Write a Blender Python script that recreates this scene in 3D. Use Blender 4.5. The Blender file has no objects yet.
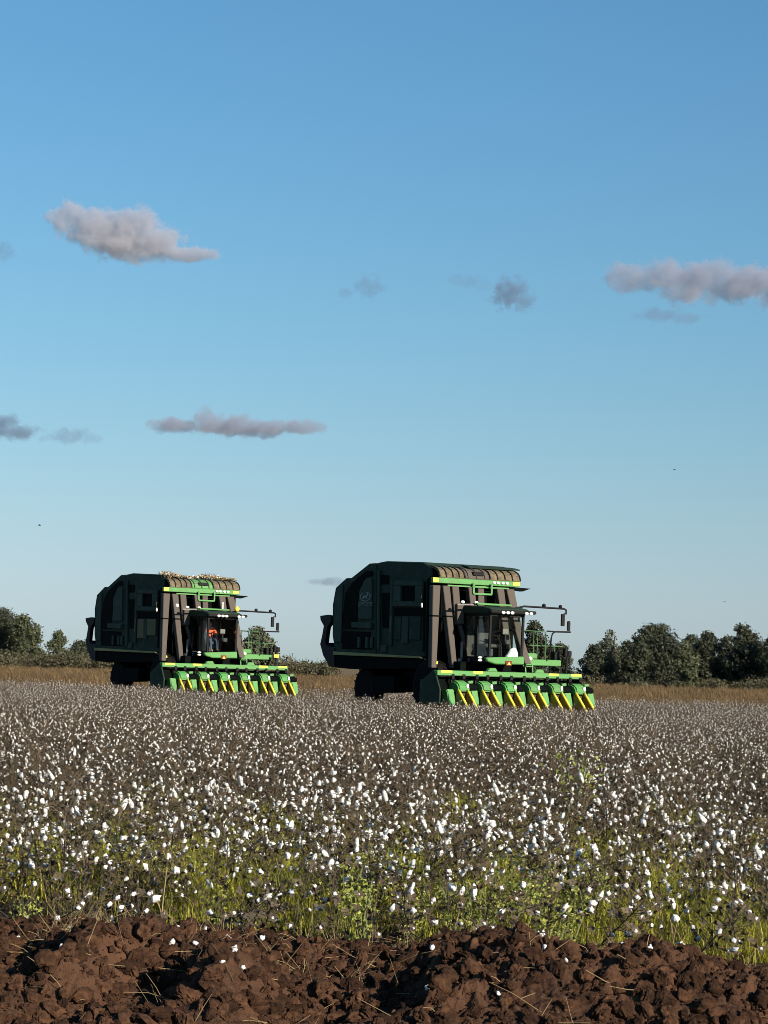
import bpy, bmesh, math, random
import numpy as np
from mathutils import Vector, Matrix, Euler

# ------------------------------------------------------------------ camera, sky, sun, exposure
sc = bpy.context.scene
COL = sc.collection
F_PX, EYE, ROLL, CX, CY = 2200.0, 1.7, math.radians(1.8), 384.0, 664.8

cam_d = bpy.data.cameras.new('camera')
cam = bpy.data.objects.new('camera', cam_d)
COL.objects.link(cam)
cam.location = (0, 0, EYE)
cam.rotation_euler = (math.radians(90), -ROLL, 0)
cam_d.sensor_width = 36
cam_d.lens = F_PX / 1024 * 36
cam_d.shift_y = (CY - 512) / 1024
cam_d.clip_start = 0.5
cam_d.clip_end = 40000
sc.camera = cam

SUN_EL, SUN_AZ = 22.5, 42.0            # elevation; azimuth measured from straight behind the camera to the right
world = bpy.data.worlds.new('World')
sc.world = world
world.use_nodes = True
wnt = world.node_tree
bg = wnt.nodes['Background']
skies = []
for air, dust, ozone, alt in ((2.2, 0.7, 10.0, 800), (0.5, 1.5, 6.0, 2500)):      # a hazy low layer and the clear air above it
    sky = wnt.nodes.new('ShaderNodeTexSky')
    sky.sky_type = 'NISHITA'
    sky.sun_disc = False
    sky.sun_elevation = math.radians(SUN_EL)
    sky.sun_rotation = math.radians(180 - SUN_AZ)
    sky.air_density, sky.dust_density, sky.ozone_density, sky.altitude = air, dust, ozone, alt
    skies.append(sky)
mixs = wnt.nodes.new('ShaderNodeMix'); mixs.data_type = 'RGBA'; mixs.inputs[0].default_value = 0.337
wnt.links.new(skies[0].outputs[0], mixs.inputs[6]); wnt.links.new(skies[1].outputs[0], mixs.inputs[7])
wb = wnt.nodes.new('ShaderNodeMix'); wb.data_type = 'RGBA'; wb.blend_type = 'MULTIPLY'; wb.inputs[0].default_value = 1.0
wb.inputs[7].default_value = (0.99, 1.02, 0.97, 1)          # the phone's white balance
wnt.links.new(mixs.outputs[2], wb.inputs[6])
hs = wnt.nodes.new('ShaderNodeHueSaturation'); hs.inputs['Saturation'].default_value = 1.05; hs.inputs['Value'].default_value = 0.99
wnt.links.new(wb.outputs[2], hs.inputs['Color'])
wnt.links.new(hs.outputs[0], bg.inputs[0])
bg.inputs[1].default_value = 0.080

sun_d = bpy.data.lights.new('sun', 'SUN')
sun_d.energy = 4.6
sun_d.angle = math.radians(0.5)
sun_d.color = (1.0, 0.90, 0.76)
sun = bpy.data.objects.new('sun', sun_d)
COL.objects.link(sun)
_e, _a = math.radians(SUN_EL), math.radians(SUN_AZ)
S_DIR = Vector((math.sin(_a) * math.cos(_e), -math.cos(_a) * math.cos(_e), math.sin(_e)))
sun.rotation_euler = S_DIR.to_track_quat('Z', 'Y').to_euler()
sun.location = (30, -20, 40)

vs = sc.view_settings
vs.view_transform = 'Standard'
vs.look = 'None'
vs.gamma = 1
vs.use_curve_mapping = False
vs.exposure = 0.97
cy = sc.cycles
cy.filter_width = 0.9
cy.max_bounces = 8
cy.diffuse_bounces = 3
cy.transparent_max_bounces = 24
cy.volume_bounces = 2
cy.volume_step_rate = 0.3
cy.use_denoising = True
cy.denoising_prefilter = 'ACCURATE'

# ------------------------------------------------------------------ helpers
def ray(x, y):
    dx, dy = x - CX, y - CY
    a = dx * math.cos(ROLL) + dy * math.sin(ROLL)
    b = -dx * math.sin(ROLL) + dy * math.cos(ROLL)
    return a / F_PX, -b / F_PX

def at(x, y, D):
    a, b = ray(x, y)
    return Vector((a * D, D, EYE + b * D))

def tag(o, label=None, cat=None, group=None, kind=None):
    if label: o['label'] = label
    if cat: o['category'] = cat
    if group: o['group'] = group
    if kind: o['kind'] = kind
    return o

def empty(name, loc, rz=0.0):
    o = bpy.data.objects.new(name, None)
    COL.objects.link(o)
    o.location = loc
    o.rotation_euler = (0, 0, rz)
    return o

def obj_from(name, verts, faces, mats, parent=None, smooth=False, link=True, midx=None):
    me = bpy.data.meshes.new(name)
    me.from_pydata([tuple(v) for v in verts], [], [tuple(f) for f in faces])
    for m in (mats if isinstance(mats, (list, tuple)) else [mats]):
        me.materials.append(m)
    if midx is not None:
        me.polygons.foreach_set('material_index', midx)
    if smooth:
        me.polygons.foreach_set('use_smooth', [True] * len(me.polygons))
    me.update()
    o = bpy.data.objects.new(name, me)
    if link: COL.objects.link(o)
    if parent: o.parent = parent
    return o

def np_mesh(name, V, Fq, mats, midx=None, smooth=None):
    """V (n,3) floats, Fq list of int arrays (all faces with the same corner count per array)"""
    me = bpy.data.meshes.new(name)
    V = np.asarray(V, np.float32)
    me.vertices.add(len(V)); me.vertices.foreach_set('co', V.ravel())
    starts, loops, n = [], [], 0
    for Fa in Fq:
        Fa = np.asarray(Fa, np.int32)
        k = Fa.shape[1]
        starts.append(n + np.arange(len(Fa)) * k); loops.append(Fa.ravel()); n += Fa.size
    starts = np.concatenate(starts).astype(np.int32); loops = np.concatenate(loops).astype(np.int32)
    me.loops.add(len(loops)); me.loops.foreach_set('vertex_index', loops)
    me.polygons.add(len(starts)); me.polygons.foreach_set('loop_start', starts)
    for m in (mats if isinstance(mats, (list, tuple)) else [mats]):
        me.materials.append(m)
    if midx is not None: me.polygons.foreach_set('material_index', np.asarray(midx, np.int32))
    if smooth is not None: me.polygons.foreach_set('use_smooth', np.full(len(starts), smooth))
    me.update(calc_edges=True)
    me.validate()
    return me

# ---- value noise in numpy
def _h(ix, iy, s):
    n = (ix.astype(np.int64) * 374761393 + iy.astype(np.int64) * 668265263 + s * 974711) & 0x7fffffff
    n = ((n ^ (n >> 13)) * 1274126177) & 0x7fffffff
    n = (n ^ (n >> 16)) & 0xffff
    return n / 65535.0
def vnoise(x, y, s=0):
    ix, iy = np.floor(x), np.floor(y)
    fx, fy = x - ix, y - iy
    fx = fx * fx * (3 - 2 * fx); fy = fy * fy * (3 - 2 * fy)
    a, b = _h(ix, iy, s), _h(ix + 1, iy, s)
    c, d = _h(ix, iy + 1, s), _h(ix + 1, iy + 1, s)
    return (a * (1 - fx) + b * fx) * (1 - fy) + (c * (1 - fx) + d * fx) * fy - 0.5
def fbm(x, y, s=0, o=4, g=0.5):
    t, a = 0, 1.0
    for i in range(o):
        t = t + a * vnoise(x * 2 ** i + 17.3 * i, y * 2 ** i - 9.1 * i, s + i); a *= g
    return t

# ---- materials
def mat(name, col, rough=0.6, metal=0.0, var=0.0, scale=3.0, col2=None, bump=0.0, bscale=30.0, rand=0.0, spec=None,
        trans=0.0, coat=0.0, dust=None, dust_amt=0.0, coord='Object', sheen=0.0):
    m = bpy.data.materials.new(name); m.use_nodes = True
    nt = m.node_tree; N = nt.nodes; L = nt.links
    b = N['Principled BSDF']
    b.inputs['Base Color'].default_value = (*col, 1)
    b.inputs['Roughness'].default_value = rough
    b.inputs['Metallic'].default_value = metal
    if spec is not None: b.inputs['Specular IOR Level'].default_value = spec
    if coat: b.inputs['Coat Weight'].default_value = coat
    if sheen: b.inputs['Sheen Weight'].default_value = sheen
    tc = N.new('ShaderNodeTexCoord')
    out = None
    if var > 0 or col2:
        nz = N.new('ShaderNodeTexNoise'); nz.inputs['Scale'].default_value = scale; nz.inputs['Detail'].default_value = 6
        L.new(tc.outputs[coord], nz.inputs['Vector'])
        mr = N.new('ShaderNodeMapRange'); mr.inputs[1].default_value = 0.32; mr.inputs[2].default_value = 0.68
        L.new(nz.outputs['Fac'], mr.inputs[0])
        mx = N.new('ShaderNodeMix'); mx.data_type = 'RGBA'
        c2 = col2 or tuple(min(1, c * (1 + var)) for c in col)
        c1 = col if col2 else tuple(c * (1 - var) for c in col)
        mx.inputs[6].default_value = (*c1, 1); mx.inputs[7].default_value = (*c2, 1)
        L.new(mr.outputs[0], mx.inputs[0]); out = mx.outputs[2]
    if dust:
        nz = N.new('ShaderNodeTexNoise'); nz.inputs['Scale'].default_value = 2.3; nz.inputs['Detail'].default_value = 8
        nz.inputs['Roughness'].default_value = 0.7
        L.new(tc.outputs[coord], nz.inputs['Vector'])
        mr = N.new('ShaderNodeMapRange'); mr.inputs[1].default_value = 0.35; mr.inputs[2].default_value = 0.75
        mr.inputs[4].default_value = dust_amt
        L.new(nz.outputs['Fac'], mr.inputs[0])
        mx = N.new('ShaderNodeMix'); mx.data_type = 'RGBA'
        if out: L.new(out, mx.inputs[6])
        else: mx.inputs[6].default_value = (*col, 1)
        mx.inputs[7].default_value = (*dust, 1)
        L.new(mr.outputs[0], mx.inputs[0]); out = mx.outputs[2]
        ad = N.new('ShaderNodeMath'); ad.operation = 'ADD'; ad.use_clamp = True; ad.inputs[1].default_value = rough
        L.new(mr.outputs[0], ad.inputs[0]); L.new(ad.outputs[0], b.inputs['Roughness'])
    if rand > 0:
        oi = N.new('ShaderNodeObjectInfo')
        hs = N.new('ShaderNodeHueSaturation')
        mr = N.new('ShaderNodeMapRange'); mr.inputs[3].default_value = 1 - rand; mr.inputs[4].default_value = 1 + rand
        L.new(oi.outputs['Random'], mr.inputs[0]); L.new(mr.outputs[0], hs.inputs['Value'])
        if out: L.new(out, hs.inputs['Color'])
        else: hs.inputs['Color'].default_value = (*col, 1)
        out = hs.outputs[0]
    if out: L.new(out, b.inputs['Base Color'])
    if bump > 0:
        nz = N.new('ShaderNodeTexNoise'); nz.inputs['Scale'].default_value = bscale; nz.inputs['Detail'].default_value = 8
        L.new(tc.outputs[coord], nz.inputs['Vector'])
        bp = N.new('ShaderNodeBump'); bp.inputs['Strength'].default_value = bump; bp.inputs['Distance'].default_value = 0.03
        L.new(nz.outputs['Fac'], bp.inputs['Height']); L.new(bp.outputs[0], b.inputs['Normal'])
    if trans > 0:
        tr = N.new('ShaderNodeBsdfTranslucent'); ms = N.new('ShaderNodeMixShader'); ms.inputs[0].default_value = trans
        if out: L.new(out, tr.inputs[0])
        else: tr.inputs[0].default_value = (*col, 1)
        L.new(b.outputs[0], ms.inputs[1]); L.new(tr.outputs[0], ms.inputs[2])
        L.new(ms.outputs[0], N['Material Output'].inputs[0])
    return m

DUST = (0.16, 0.12, 0.085)
M = {}
M['green'] = mat('green_paint', (0.055, 0.235, 0.05), 0.5, dust=DUST, dust_amt=0.42)
M['body'] = mat('shaded_green_panel', (0.016, 0.034, 0.019), 0.6, dust=(0.03, 0.03, 0.027), dust_amt=0.35, spec=0.15)  # the machine's green paint with the flank's shade darkened into it
M['body2'] = mat('shaded_dusty_panel', (0.040, 0.062, 0.042), 0.65, dust=(0.045, 0.045, 0.04), dust_amt=0.4, spec=0.15)  # dusty green for raised panels, also darkened to hold the flank's shade
M['ochre'] = mat('shaded_yellow_plate', (0.30, 0.20, 0.02), 0.7, dust=DUST, dust_amt=0.5)  # yellow of the snout sides with shade mixed into the colour
M['rail'] = mat('rail_green', (0.03, 0.11, 0.035), 0.6, dust=DUST, dust_amt=0.3)
M['deep'] = mat('shade_black_panel', (0.0015, 0.0028, 0.0022), 0.85, var=0.3, spec=0.08)  # near-black: shade of interiors and underside put into the colour
M['black'] = mat('black_steel', (0.006, 0.006, 0.007), 0.6, dust=DUST, dust_amt=0.03, spec=0.15)
M['rubber'] = mat('tyre_rubber', (0.005, 0.005, 0.005), 0.9, dust=DUST, dust_amt=0.05, spec=0.08)
M['yellow'] = mat('yellow_paint', (0.85, 0.66, 0.05), 0.45, dust=DUST, dust_amt=0.15)
M['stripe'] = mat('shaded_yellow_rail', (0.30, 0.25, 0.075), 0.6, dust=DUST, dust_amt=0.4)  # rail yellow dulled, its shade painted in
M['duct'] = mat('grey_duct', (0.072, 0.060, 0.050), 0.65, dust=(0.12, 0.10, 0.08), dust_amt=0.5, spec=0.2)
M['screen'] = mat('dusty_screen', (0.055, 0.043, 0.023), 0.8, col2=(0.17, 0.13, 0.07), scale=6, bump=0.5, bscale=40)
M['grey'] = mat('grey_steel', (0.15, 0.145, 0.135), 0.5, metal=0.3, dust=DUST, dust_amt=0.3)
M['brown'] = mat('shaded_throat', (0.050, 0.026, 0.010), 0.85, var=0.4)  # brown stands for shade between the snouts
M['white'] = mat('white_plastic', (0.80, 0.80, 0.76), 0.35, var=0.05)
M['lens'] = mat('lamp_lens', (0.85, 0.84, 0.78), 0.15, var=0.03)
M['cloth'] = mat('white_cloth', (0.72, 0.76, 0.74), 0.85, var=0.1, scale=8)
M['red'] = mat('red_lens', (0.12, 0.02, 0.012), 0.3, var=0.1)
M['orange'] = mat('orange_shirt', (0.80, 0.10, 0.035), 0.85, var=0.12, scale=9)
M['skin'] = mat('skin', (0.36, 0.20, 0.13), 0.6, var=0.08)
M['hair'] = mat('dark_hair', (0.03, 0.02, 0.015), 0.8, var=0.2)
M['jeans'] = mat('blue_denim', (0.05, 0.07, 0.12), 0.9, var=0.2)
M['panelyellow'] = mat('olive_yellow_door', (0.115, 0.095, 0.028), 0.7, dust=DUST, dust_amt=0.3)
M['emblem'] = mat('pale_emblem', (0.13, 0.15, 0.135), 0.6, var=0.05)
M['interior'] = mat('grey_cab_trim', (0.035, 0.035, 0.034), 0.7, var=0.15)
M['mirror'] = mat('mirror_glass', (0.5, 0.5, 0.5), 0.05, metal=1.0, var=0.02)

def glass_mat():
    m = bpy.data.materials.new('cab_glass'); m.use_nodes = True
    nt = m.node_tree; N = nt.nodes; L = nt.links
    N.remove(N['Principled BSDF'])
    t = N.new('ShaderNodeBsdfTransparent'); t.inputs[0].default_value = (0.93, 0.96, 0.945, 1)
    g = N.new('ShaderNodeBsdfGlossy'); g.inputs['Roughness'].default_value = 0.03
    fr = N.new('ShaderNodeFresnel'); fr.inputs[0].default_value = 1.14
    nz = N.new('ShaderNodeTexNoise'); nz.inputs['Scale'].default_value = 3
    bp = N.new('ShaderNodeBump'); bp.inputs['Strength'].default_value = 0.01
    L.new(nz.outputs['Fac'], bp.inputs['Height']); L.new(bp.outputs[0], g.inputs['Normal'])
    mx = N.new('ShaderNodeMixShader')
    L.new(fr.outputs[0], mx.inputs[0]); L.new(t.outputs[0], mx.inputs[1]); L.new(g.outputs[0], mx.inputs[2])
    L.new(mx.outputs[0], N['Material Output'].inputs[0])
    return m
M['glass'] = glass_mat()

# ------------------------------------------------------------------ mesh builder in machine coordinates (u forward, v to its left, z up)
def T(p): return Vector((p[1], -p[0], p[2]))
class MB:
    def __init__(s, tf=T):
        s.bm = bmesh.new(); s.tf = tf
    def poly(s, vs_, faces):
        bv = [s.bm.verts.new(s.tf(v)) for v in vs_]
        for f in faces: s.bm.faces.new([bv[i] for i in f])
        return s
    def box(s, a, b):
        (x0, y0, z0), (x1, y1, z1) = a, b
        return s.poly([(x0,y0,z0),(x1,y0,z0),(x1,y1,z0),(x0,y1,z0),(x0,y0,z1),(x1,y0,z1),(x1,y1,z1),(x0,y1,z1)],
                      [(0,3,2,1),(4,5,6,7),(0,1,5,4),(1,2,6,5),(2,3,7,6),(3,0,4,7)])
    def prism_v(s, uz, v0, v1):                       # profile in (u,z), extruded along v
        n = len(uz)
        return s.poly([(u, v0, z) for u, z in uz] + [(u, v1, z) for u, z in uz],
                      [tuple(range(n)), tuple(range(2*n-1, n-1, -1))] + [(i, (i+1) % n, n+(i+1) % n, n+i) for i in range(n)])
    def prism_u(s, vz, u0, u1):
        n = len(vz)
        return s.poly([(u0, v, z) for v, z in vz] + [(u1, v, z) for v, z in vz],
                      [tuple(range(n)), tuple(range(2*n-1, n-1, -1))] + [(i, (i+1) % n, n+(i+1) % n, n+i) for i in range(n)])
    def bar(s, p, q, w, h, up=(0, 0, 1)):
        p, q = Vector(p), Vector(q); d = (q - p).normalized(); up = Vector(up)
        if abs(d.dot(up)) > 0.98: up = Vector((1, 0, 0))
        a = d.cross(up).normalized() * w / 2; b = a.cross(d).normalized() * h / 2
        V_ = [p-a-b, p+a-b, p+a+b, p-a+b, q-a-b, q+a-b, q+a+b, q-a+b]
        return s.poly(V_, [(0,3,2,1),(4,5,6,7),(0,1,5,4),(1,2,6,5),(2,3,7,6),(3,0,4,7)])
    def tube(s, pts, r, n=8):
        pts = [Vector(p) for p in pts]; rings = []
        for i, p in enumerate(pts):
            d = (pts[min(i+1, len(pts)-1)] - pts[max(i-1, 0)]).normalized()
            up = Vector((0, 0, 1)) if abs(d.z) < 0.95 else Vector((1, 0, 0))
            a = d.cross(up).normalized(); b = a.cross(d)
            rr = r[i] if isinstance(r, (list, tuple)) else r
            rings.append([s.bm.verts.new(s.tf(p + (a * math.cos(2*math.pi*k/n) + b * math.sin(2*math.pi*k/n)) * rr)) for k in range(n)])
        for A, B in zip(rings, rings[1:]):
            for k in range(n): s.bm.faces.new((A[k], A[(k+1) % n], B[(k+1) % n], B[k]))
        s.bm.faces.new(rings[0]); s.bm.faces.new(rings[-1])
        return s
    def lathe_v(s, c, prof, n=28, cap=True):           # profile (radius, v offset) turned about an axis along v
        rings = []
        for r, dv in prof:
            rings.append([s.bm.verts.new(s.tf((c[0] + r*math.cos(2*math.pi*k/n), c[1]+dv, c[2] + r*math.sin(2*math.pi*k/n)))) for k in range(n)])
        for A, B in zip(rings, rings[1:]):
            for k in range(n): s.bm.faces.new((A[k], A[(k+1) % n], B[(k+1) % n], B[k]))
        if cap: s.bm.faces.new(rings[0]); s.bm.faces.new(rings[-1])
        return s
    def ball(s, c, r, sx=(1, 1, 1), sub=2):
        c = Vector(c)
        t = bmesh.new(); bmesh.ops.create_icosphere(t, subdivisions=sub, radius=r)
        m = {}
        for v in t.verts: m[v.index] = s.bm.verts.new(s.tf(c + Vector((v.co.x*sx[0], v.co.y*sx[1], v.co.z*sx[2]))))
        for f in t.faces: s.bm.faces.new([m[v.index] for v in f.verts])
        t.free(); return s
    def build(s, name, m, parent=None, bevel=0.0, smooth=False, segs=1):
        bmesh.ops.recalc_face_normals(s.bm, faces=s.bm.faces)
        if bevel > 0:
            es = [e for e in s.bm.edges if len(e.link_faces) == 2 and e.calc_face_angle(0) > 0.5]
            bmesh.ops.bevel(s.bm, geom=es, offset=bevel, segments=segs, affect='EDGES', clamp_overlap=True)
        me = bpy.data.meshes.new(name); s.bm.to_mesh(me); s.bm.free()
        me.materials.append(m)
        if smooth: me.polygons.foreach_set('use_smooth', [True] * len(me.polygons))
        o = bpy.data.objects.new(name, me); COL.objects.link(o)
        if parent: o.parent = parent
        return o

# ------------------------------------------------------------------ ground: one sheet, ploughed and cloddy in front, field behind
rng = np.random.default_rng(11)
def edge_y(x):                                           # where the ploughed soil ends and the crop begins
    x = np.asarray(x, float)
    return 13.45 - 0.24 * np.clip(x, -6, 6) + 0.30 * vnoise(x * 0.9, x * 0 + 2, 70) + 0.22 * vnoise(x * 2.9, x * 0 + 5, 73)
def dirt_base(x, y):
    w = 0.35 * vnoise(x * 0.5, y * 0 + 3.0, 5)
    t = y - (13.45 - 0.24 * x)
    z = 0.10 * np.exp(-((t + 0.85 - w) / 0.34) ** 2) * (0.75 + 1.1 * vnoise(x * 0.8, y * 0.3, 2))
    z += 0.18 * np.exp(-((t + 2.45 + w) / 0.40) ** 2) * (0.8 + 1.0 * vnoise(x * 0.9, y * 0.3 + 8, 3))
    z -= 0.18 * np.exp(-((t + 1.6 - 0.5 * w) / 0.30) ** 2)
    z -= 0.11 * np.exp(-((t + 0.12 - 0.3 * w) / 0.20) ** 2)
    k = np.clip((-t - 0.7) / 1.6, 0.08, 1)
    z += k * (0.30 * vnoise(x * 1.5, y * 1.3, 9) + 0.40 * np.clip(vnoise(x * 2.7, y * 2.0, 10) + .1, -.2, .5))
    return z
xs = np.concatenate([[-6000, -1500, -400, -120, -60, -30, -16, -9, -6], np.arange(-4.6, -2.96, 0.1), np.arange(-2.95, 2.95, 0.009),
                     np.arange(3.0, 4.7, 0.1), [6, 9, 16, 30, 60, 120, 400, 1500, 6000]])
ys = np.concatenate([[-300, -60, -15, 0, 5], np.arange(7.5, 9.4, 0.1), np.arange(9.4, 14.8, 0.009), np.arange(15, 20, 0.25),
                     [22, 26, 32, 40, 55, 75, 100, 140, 200, 300, 500, 1000, 2500, 8000]])
GX, GY = np.meshgrid(xs, ys)
mask = np.clip((GY - 9.75) / 0.7, 0, 1) * np.clip((edge_y(GX) + 0.25 - GY) / 0.4, 0, 1) * np.clip((4.6 - np.abs(GX)) / 0.5, 0, 1)
Z = dirt_base(GX, GY)
Z += 0.06 * (0.25 - np.abs(fbm(GX * 5, GY * 5, 23, 3, .6))) + 0.050 * fbm(GX * 11, GY * 11, 21, 3, .6) + 0.045 * (0.3 - np.abs(fbm(GX * 17, GY * 17, 51, 3, .65))) + 0.016 * fbm(GX * 45, GY * 45, 61, 2, .7)
Zfield = np.where((GY > 12) & (GY < 60), 0.03 * vnoise(GX * 0.8, GY * 0.8, 44), 0)
Z = Z * mask + Zfield * (1 - mask)
def ground_z(x, y):
    i = min(max(int(np.searchsorted(ys, y)), 0), len(ys) - 1); j = min(max(int(np.searchsorted(xs, x)), 0), len(xs) - 1)
    return float(Z[i, j])

def ground_material():
    m = bpy.data.materials.new('soil'); m.use_nodes = True
    nt = m.node_tree; N = nt.nodes; L = nt.links; b = N['Principled BSDF']
    b.inputs['Roughness'].default_value = 0.95; b.inputs['Specular IOR Level'].default_value = 0.15
    tc = N.new('ShaderNodeTexCoord')
    def noise(scale, detail=6, rough=0.6):
        n = N.new('ShaderNodeTexNoise'); n.inputs['Scale'].default_value = scale; n.inputs['Detail'].default_value = detail
        n.inputs['Roughness'].default_value = rough; L.new(tc.outputs['Object'], n.inputs['Vector']); return n.outputs['Fac']
    def mrange(src, a, c, lo=0, hi=1):
        n = N.new('ShaderNodeMapRange'); n.inputs[1].default_value = a; n.inputs[2].default_value = c
        n.inputs[3].default_value = lo; n.inputs[4].default_value = hi; L.new(src, n.inputs[0]); return n.outputs[0]
    def mixc(f, a, c):
        n = N.new('ShaderNodeMix'); n.data_type = 'RGBA'; L.new(f, n.inputs[0])
        for k, v in ((6, a), (7, c)):
            if isinstance(v, tuple): n.inputs[k].default_value = (*v, 1)
            else: L.new(v, n.inputs[k])
        return n.outputs[2]
    dirt = mixc(mrange(noise(2.5), 0.35, 0.65), (0.024, 0.011, 0.007), (0.125, 0.058, 0.029))  # brighter reddish patches paint sunlit spots into the soil colour
    dirt = mixc(mrange(noise(40, 4), 0.4, 0.7), dirt, (0.085, 0.047, 0.028))
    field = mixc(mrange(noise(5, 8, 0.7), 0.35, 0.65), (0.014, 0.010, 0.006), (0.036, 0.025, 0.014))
    far = mixc(mrange(noise(0.15, 8, 0.7), 0.35, 0.65), (0.11, 0.075, 0.035), (0.17, 0.115, 0.055))
    sp = N.new('ShaderNodeSeparateXYZ'); L.new(tc.outputs['Object'], sp.inputs[0])
    sx_ = N.new('ShaderNodeMath'); sx_.operation = 'MULTIPLY_ADD'; sx_.inputs[1].default_value = 0.24
    L.new(sp.outputs['X'], sx_.inputs[0]); L.new(sp.outputs['Y'], sx_.inputs[2])
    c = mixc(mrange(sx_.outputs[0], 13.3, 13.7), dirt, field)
    c = mixc(mrange(sp.outputs['Y'], 90, 112), c, far)
    L.new(c, b.inputs['Base Color'])
    bp = N.new('ShaderNodeBump'); bp.inputs['Strength'].default_value = 0.9; bp.inputs['Distance'].default_value = 0.03
    L.new(noise(55, 8, 0.7), bp.inputs['Height']); L.new(bp.outputs[0], b.inputs['Normal'])
    return m
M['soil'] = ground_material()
ny, nx = GX.shape
idx = np.arange(ny * nx).reshape(ny, nx)
quads = np.stack([idx[:-1, :-1], idx[:-1, 1:], idx[1:, 1:], idx[1:, :-1]], -1).reshape(-1, 4)
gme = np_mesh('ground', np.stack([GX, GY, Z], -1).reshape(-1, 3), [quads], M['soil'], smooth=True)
ground = bpy.data.objects.new('ground', gme); COL.objects.link(ground)
tag(ground, kind='structure')

# ------------------------------------------------------------------ geometry-node scatter for uncountable cover
def scatter(name, pts, rots, scales, variants, vidx, mats=None):
    src = bpy.data.collections.new(name + '_kinds')
    for v in variants: src.objects.link(v)
    me = bpy.data.meshes.new(name)
    me.vertices.add(len(pts)); me.vertices.foreach_set('co', np.asarray(pts, np.float32).ravel())
    for nm, ty, dat in (('rot', 'FLOAT_VECTOR', rots), ('scl', 'FLOAT_VECTOR', scales), ('vi', 'INT', vidx)):
        at_ = me.attributes.new(nm, ty, 'POINT')
        at_.data.foreach_set('value' if ty == 'INT' else 'vector', np.asarray(dat, np.int32 if ty == 'INT' else np.float32).ravel())
    me.update()
    o = bpy.data.objects.new(name, me); COL.objects.link(o)
    ng = bpy.data.node_groups.new(name + '_scatter', 'GeometryNodeTree')
    ng.interface.new_socket('Geometry', in_out='INPUT', socket_type='NodeSocketGeometry')
    ng.interface.new_socket('Geometry', in_out='OUTPUT', socket_type='NodeSocketGeometry')
    N, L = ng.nodes, ng.links
    gi, go = N.new('NodeGroupInput'), N.new('NodeGroupOutput')
    ci = N.new('GeometryNodeCollectionInfo'); ci.inputs['Collection'].default_value = src
    ci.inputs['Separate Children'].default_value = True; ci.inputs['Reset Children'].default_value = True
    ip = N.new('GeometryNodeInstanceOnPoints'); ip.inputs['Pick Instance'].default_value = True
    def na(nm, ty):
        n = N.new('GeometryNodeInputNamedAttribute'); n.data_type = ty; n.inputs['Name'].default_value = nm
        return n.outputs['Attribute']
    e2r = N.new('FunctionNodeEulerToRotation')
    L.new(na('rot', 'FLOAT_VECTOR'), e2r.inputs[0])
    L.new(gi.outputs[0], ip.inputs['Points']); L.new(ci.outputs[0], ip.inputs['Instance'])
    L.new(na('vi', 'INT'), ip.inputs['Instance Index'])
    L.new(e2r.outputs[0], ip.inputs['Rotation']); L.new(na('scl', 'FLOAT_VECTOR'), ip.inputs['Scale'])
    L.new(ip.outputs[0], go.inputs[0])
    md = o.modifiers.new('scatter', 'NODES'); md.node_group = ng
    return o

# ------------------------------------------------------------------ cotton plants
M['stalk'] = mat('dry_stalk', (0.066, 0.048, 0.027), 0.85, rand=0.35, var=0.3, scale=20)
M['bur'] = mat('dry_bur', (0.062, 0.045, 0.025), 0.85, rand=0.3, var=0.35, scale=30)
M['leafdry'] = mat('dry_cotton_leaf', (0.056, 0.036, 0.016), 0.85, rand=0.6, var=0.4, scale=15, trans=0.25)
M['lint'] = mat('cotton_lint', (0.82, 0.80, 0.76), 0.95, var=0.06, scale=40, bump=0.6, bscale=120, sheen=0.2, trans=0.12)

class Geo:
    def __init__(s): s.V, s.F, s.M = [], [], []
    def add(s, V, F, m):
        n = len(s.V); s.V.extend([tuple(v) for v in V]); s.F.extend([tuple(i + n for i in f) for f in F]); s.M.extend([m] * len(F))
    def tube(s, pts, r0, r1, m, n=3):
        k = len(pts); V = []
        for i, p in enumerate(pts):
            d = (pts[min(i+1, k-1)] - pts[max(i-1, 0)]).normalized()
            up = Vector((0, 0, 1)) if abs(d.z) < 0.9 else Vector((1, 0, 0))
            a = d.cross(up).normalized(); b = a.cross(d)
            r = r0 + (r1 - r0) * i / (k - 1)
            for j in range(n):
                t = 2 * math.pi * j / n; V.append(p + a * (r * math.cos(t)) + b * (r * math.sin(t)))
        F = [(i*n + j, i*n + (j+1) % n, (i+1)*n + (j+1) % n, (i+1)*n + j) for i in range(k-1) for j in range(n)]
        s.add(V, F, m)
    def obj(s, name, mats, link=True, smooth=False):
        return obj_from(name, s.V, s.F, mats, link=link, midx=s.M, smooth=smooth)

def boll_mesh(rnd, sub):
    t = bmesh.new(); bmesh.ops.create_icosphere(t, subdivisions=sub, radius=1.0)
    k = rnd.choice([4, 4, 5]); ph = rnd.uniform(0, 6.28); q = [rnd.uniform(-1, 1) for _ in range(6)]
    V = []
    for v in t.verts:
        x, y, z = v.co
        a = math.atan2(y, x); rr = math.hypot(x, y)
        s_ = 1 + 0.24 * rr * math.cos(k * a + ph) + 0.24 * math.sin(4.1 * x + 3 * q[0]) * math.sin(3.7 * z + 3 * q[1]) + 0.20 * math.sin(6.3 * y + 3 * q[2] + 4 * z)
        V.append(Vector((x * s_ * 0.0215, y * s_ * 0.0215, z * s_ * (0.027 + 0.007 * q[3]) - 0.005 * q[4] * z)))
    F = [tuple(v.index for v in f.verts) for f in t.faces]
    t.free(); return V, F

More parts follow.
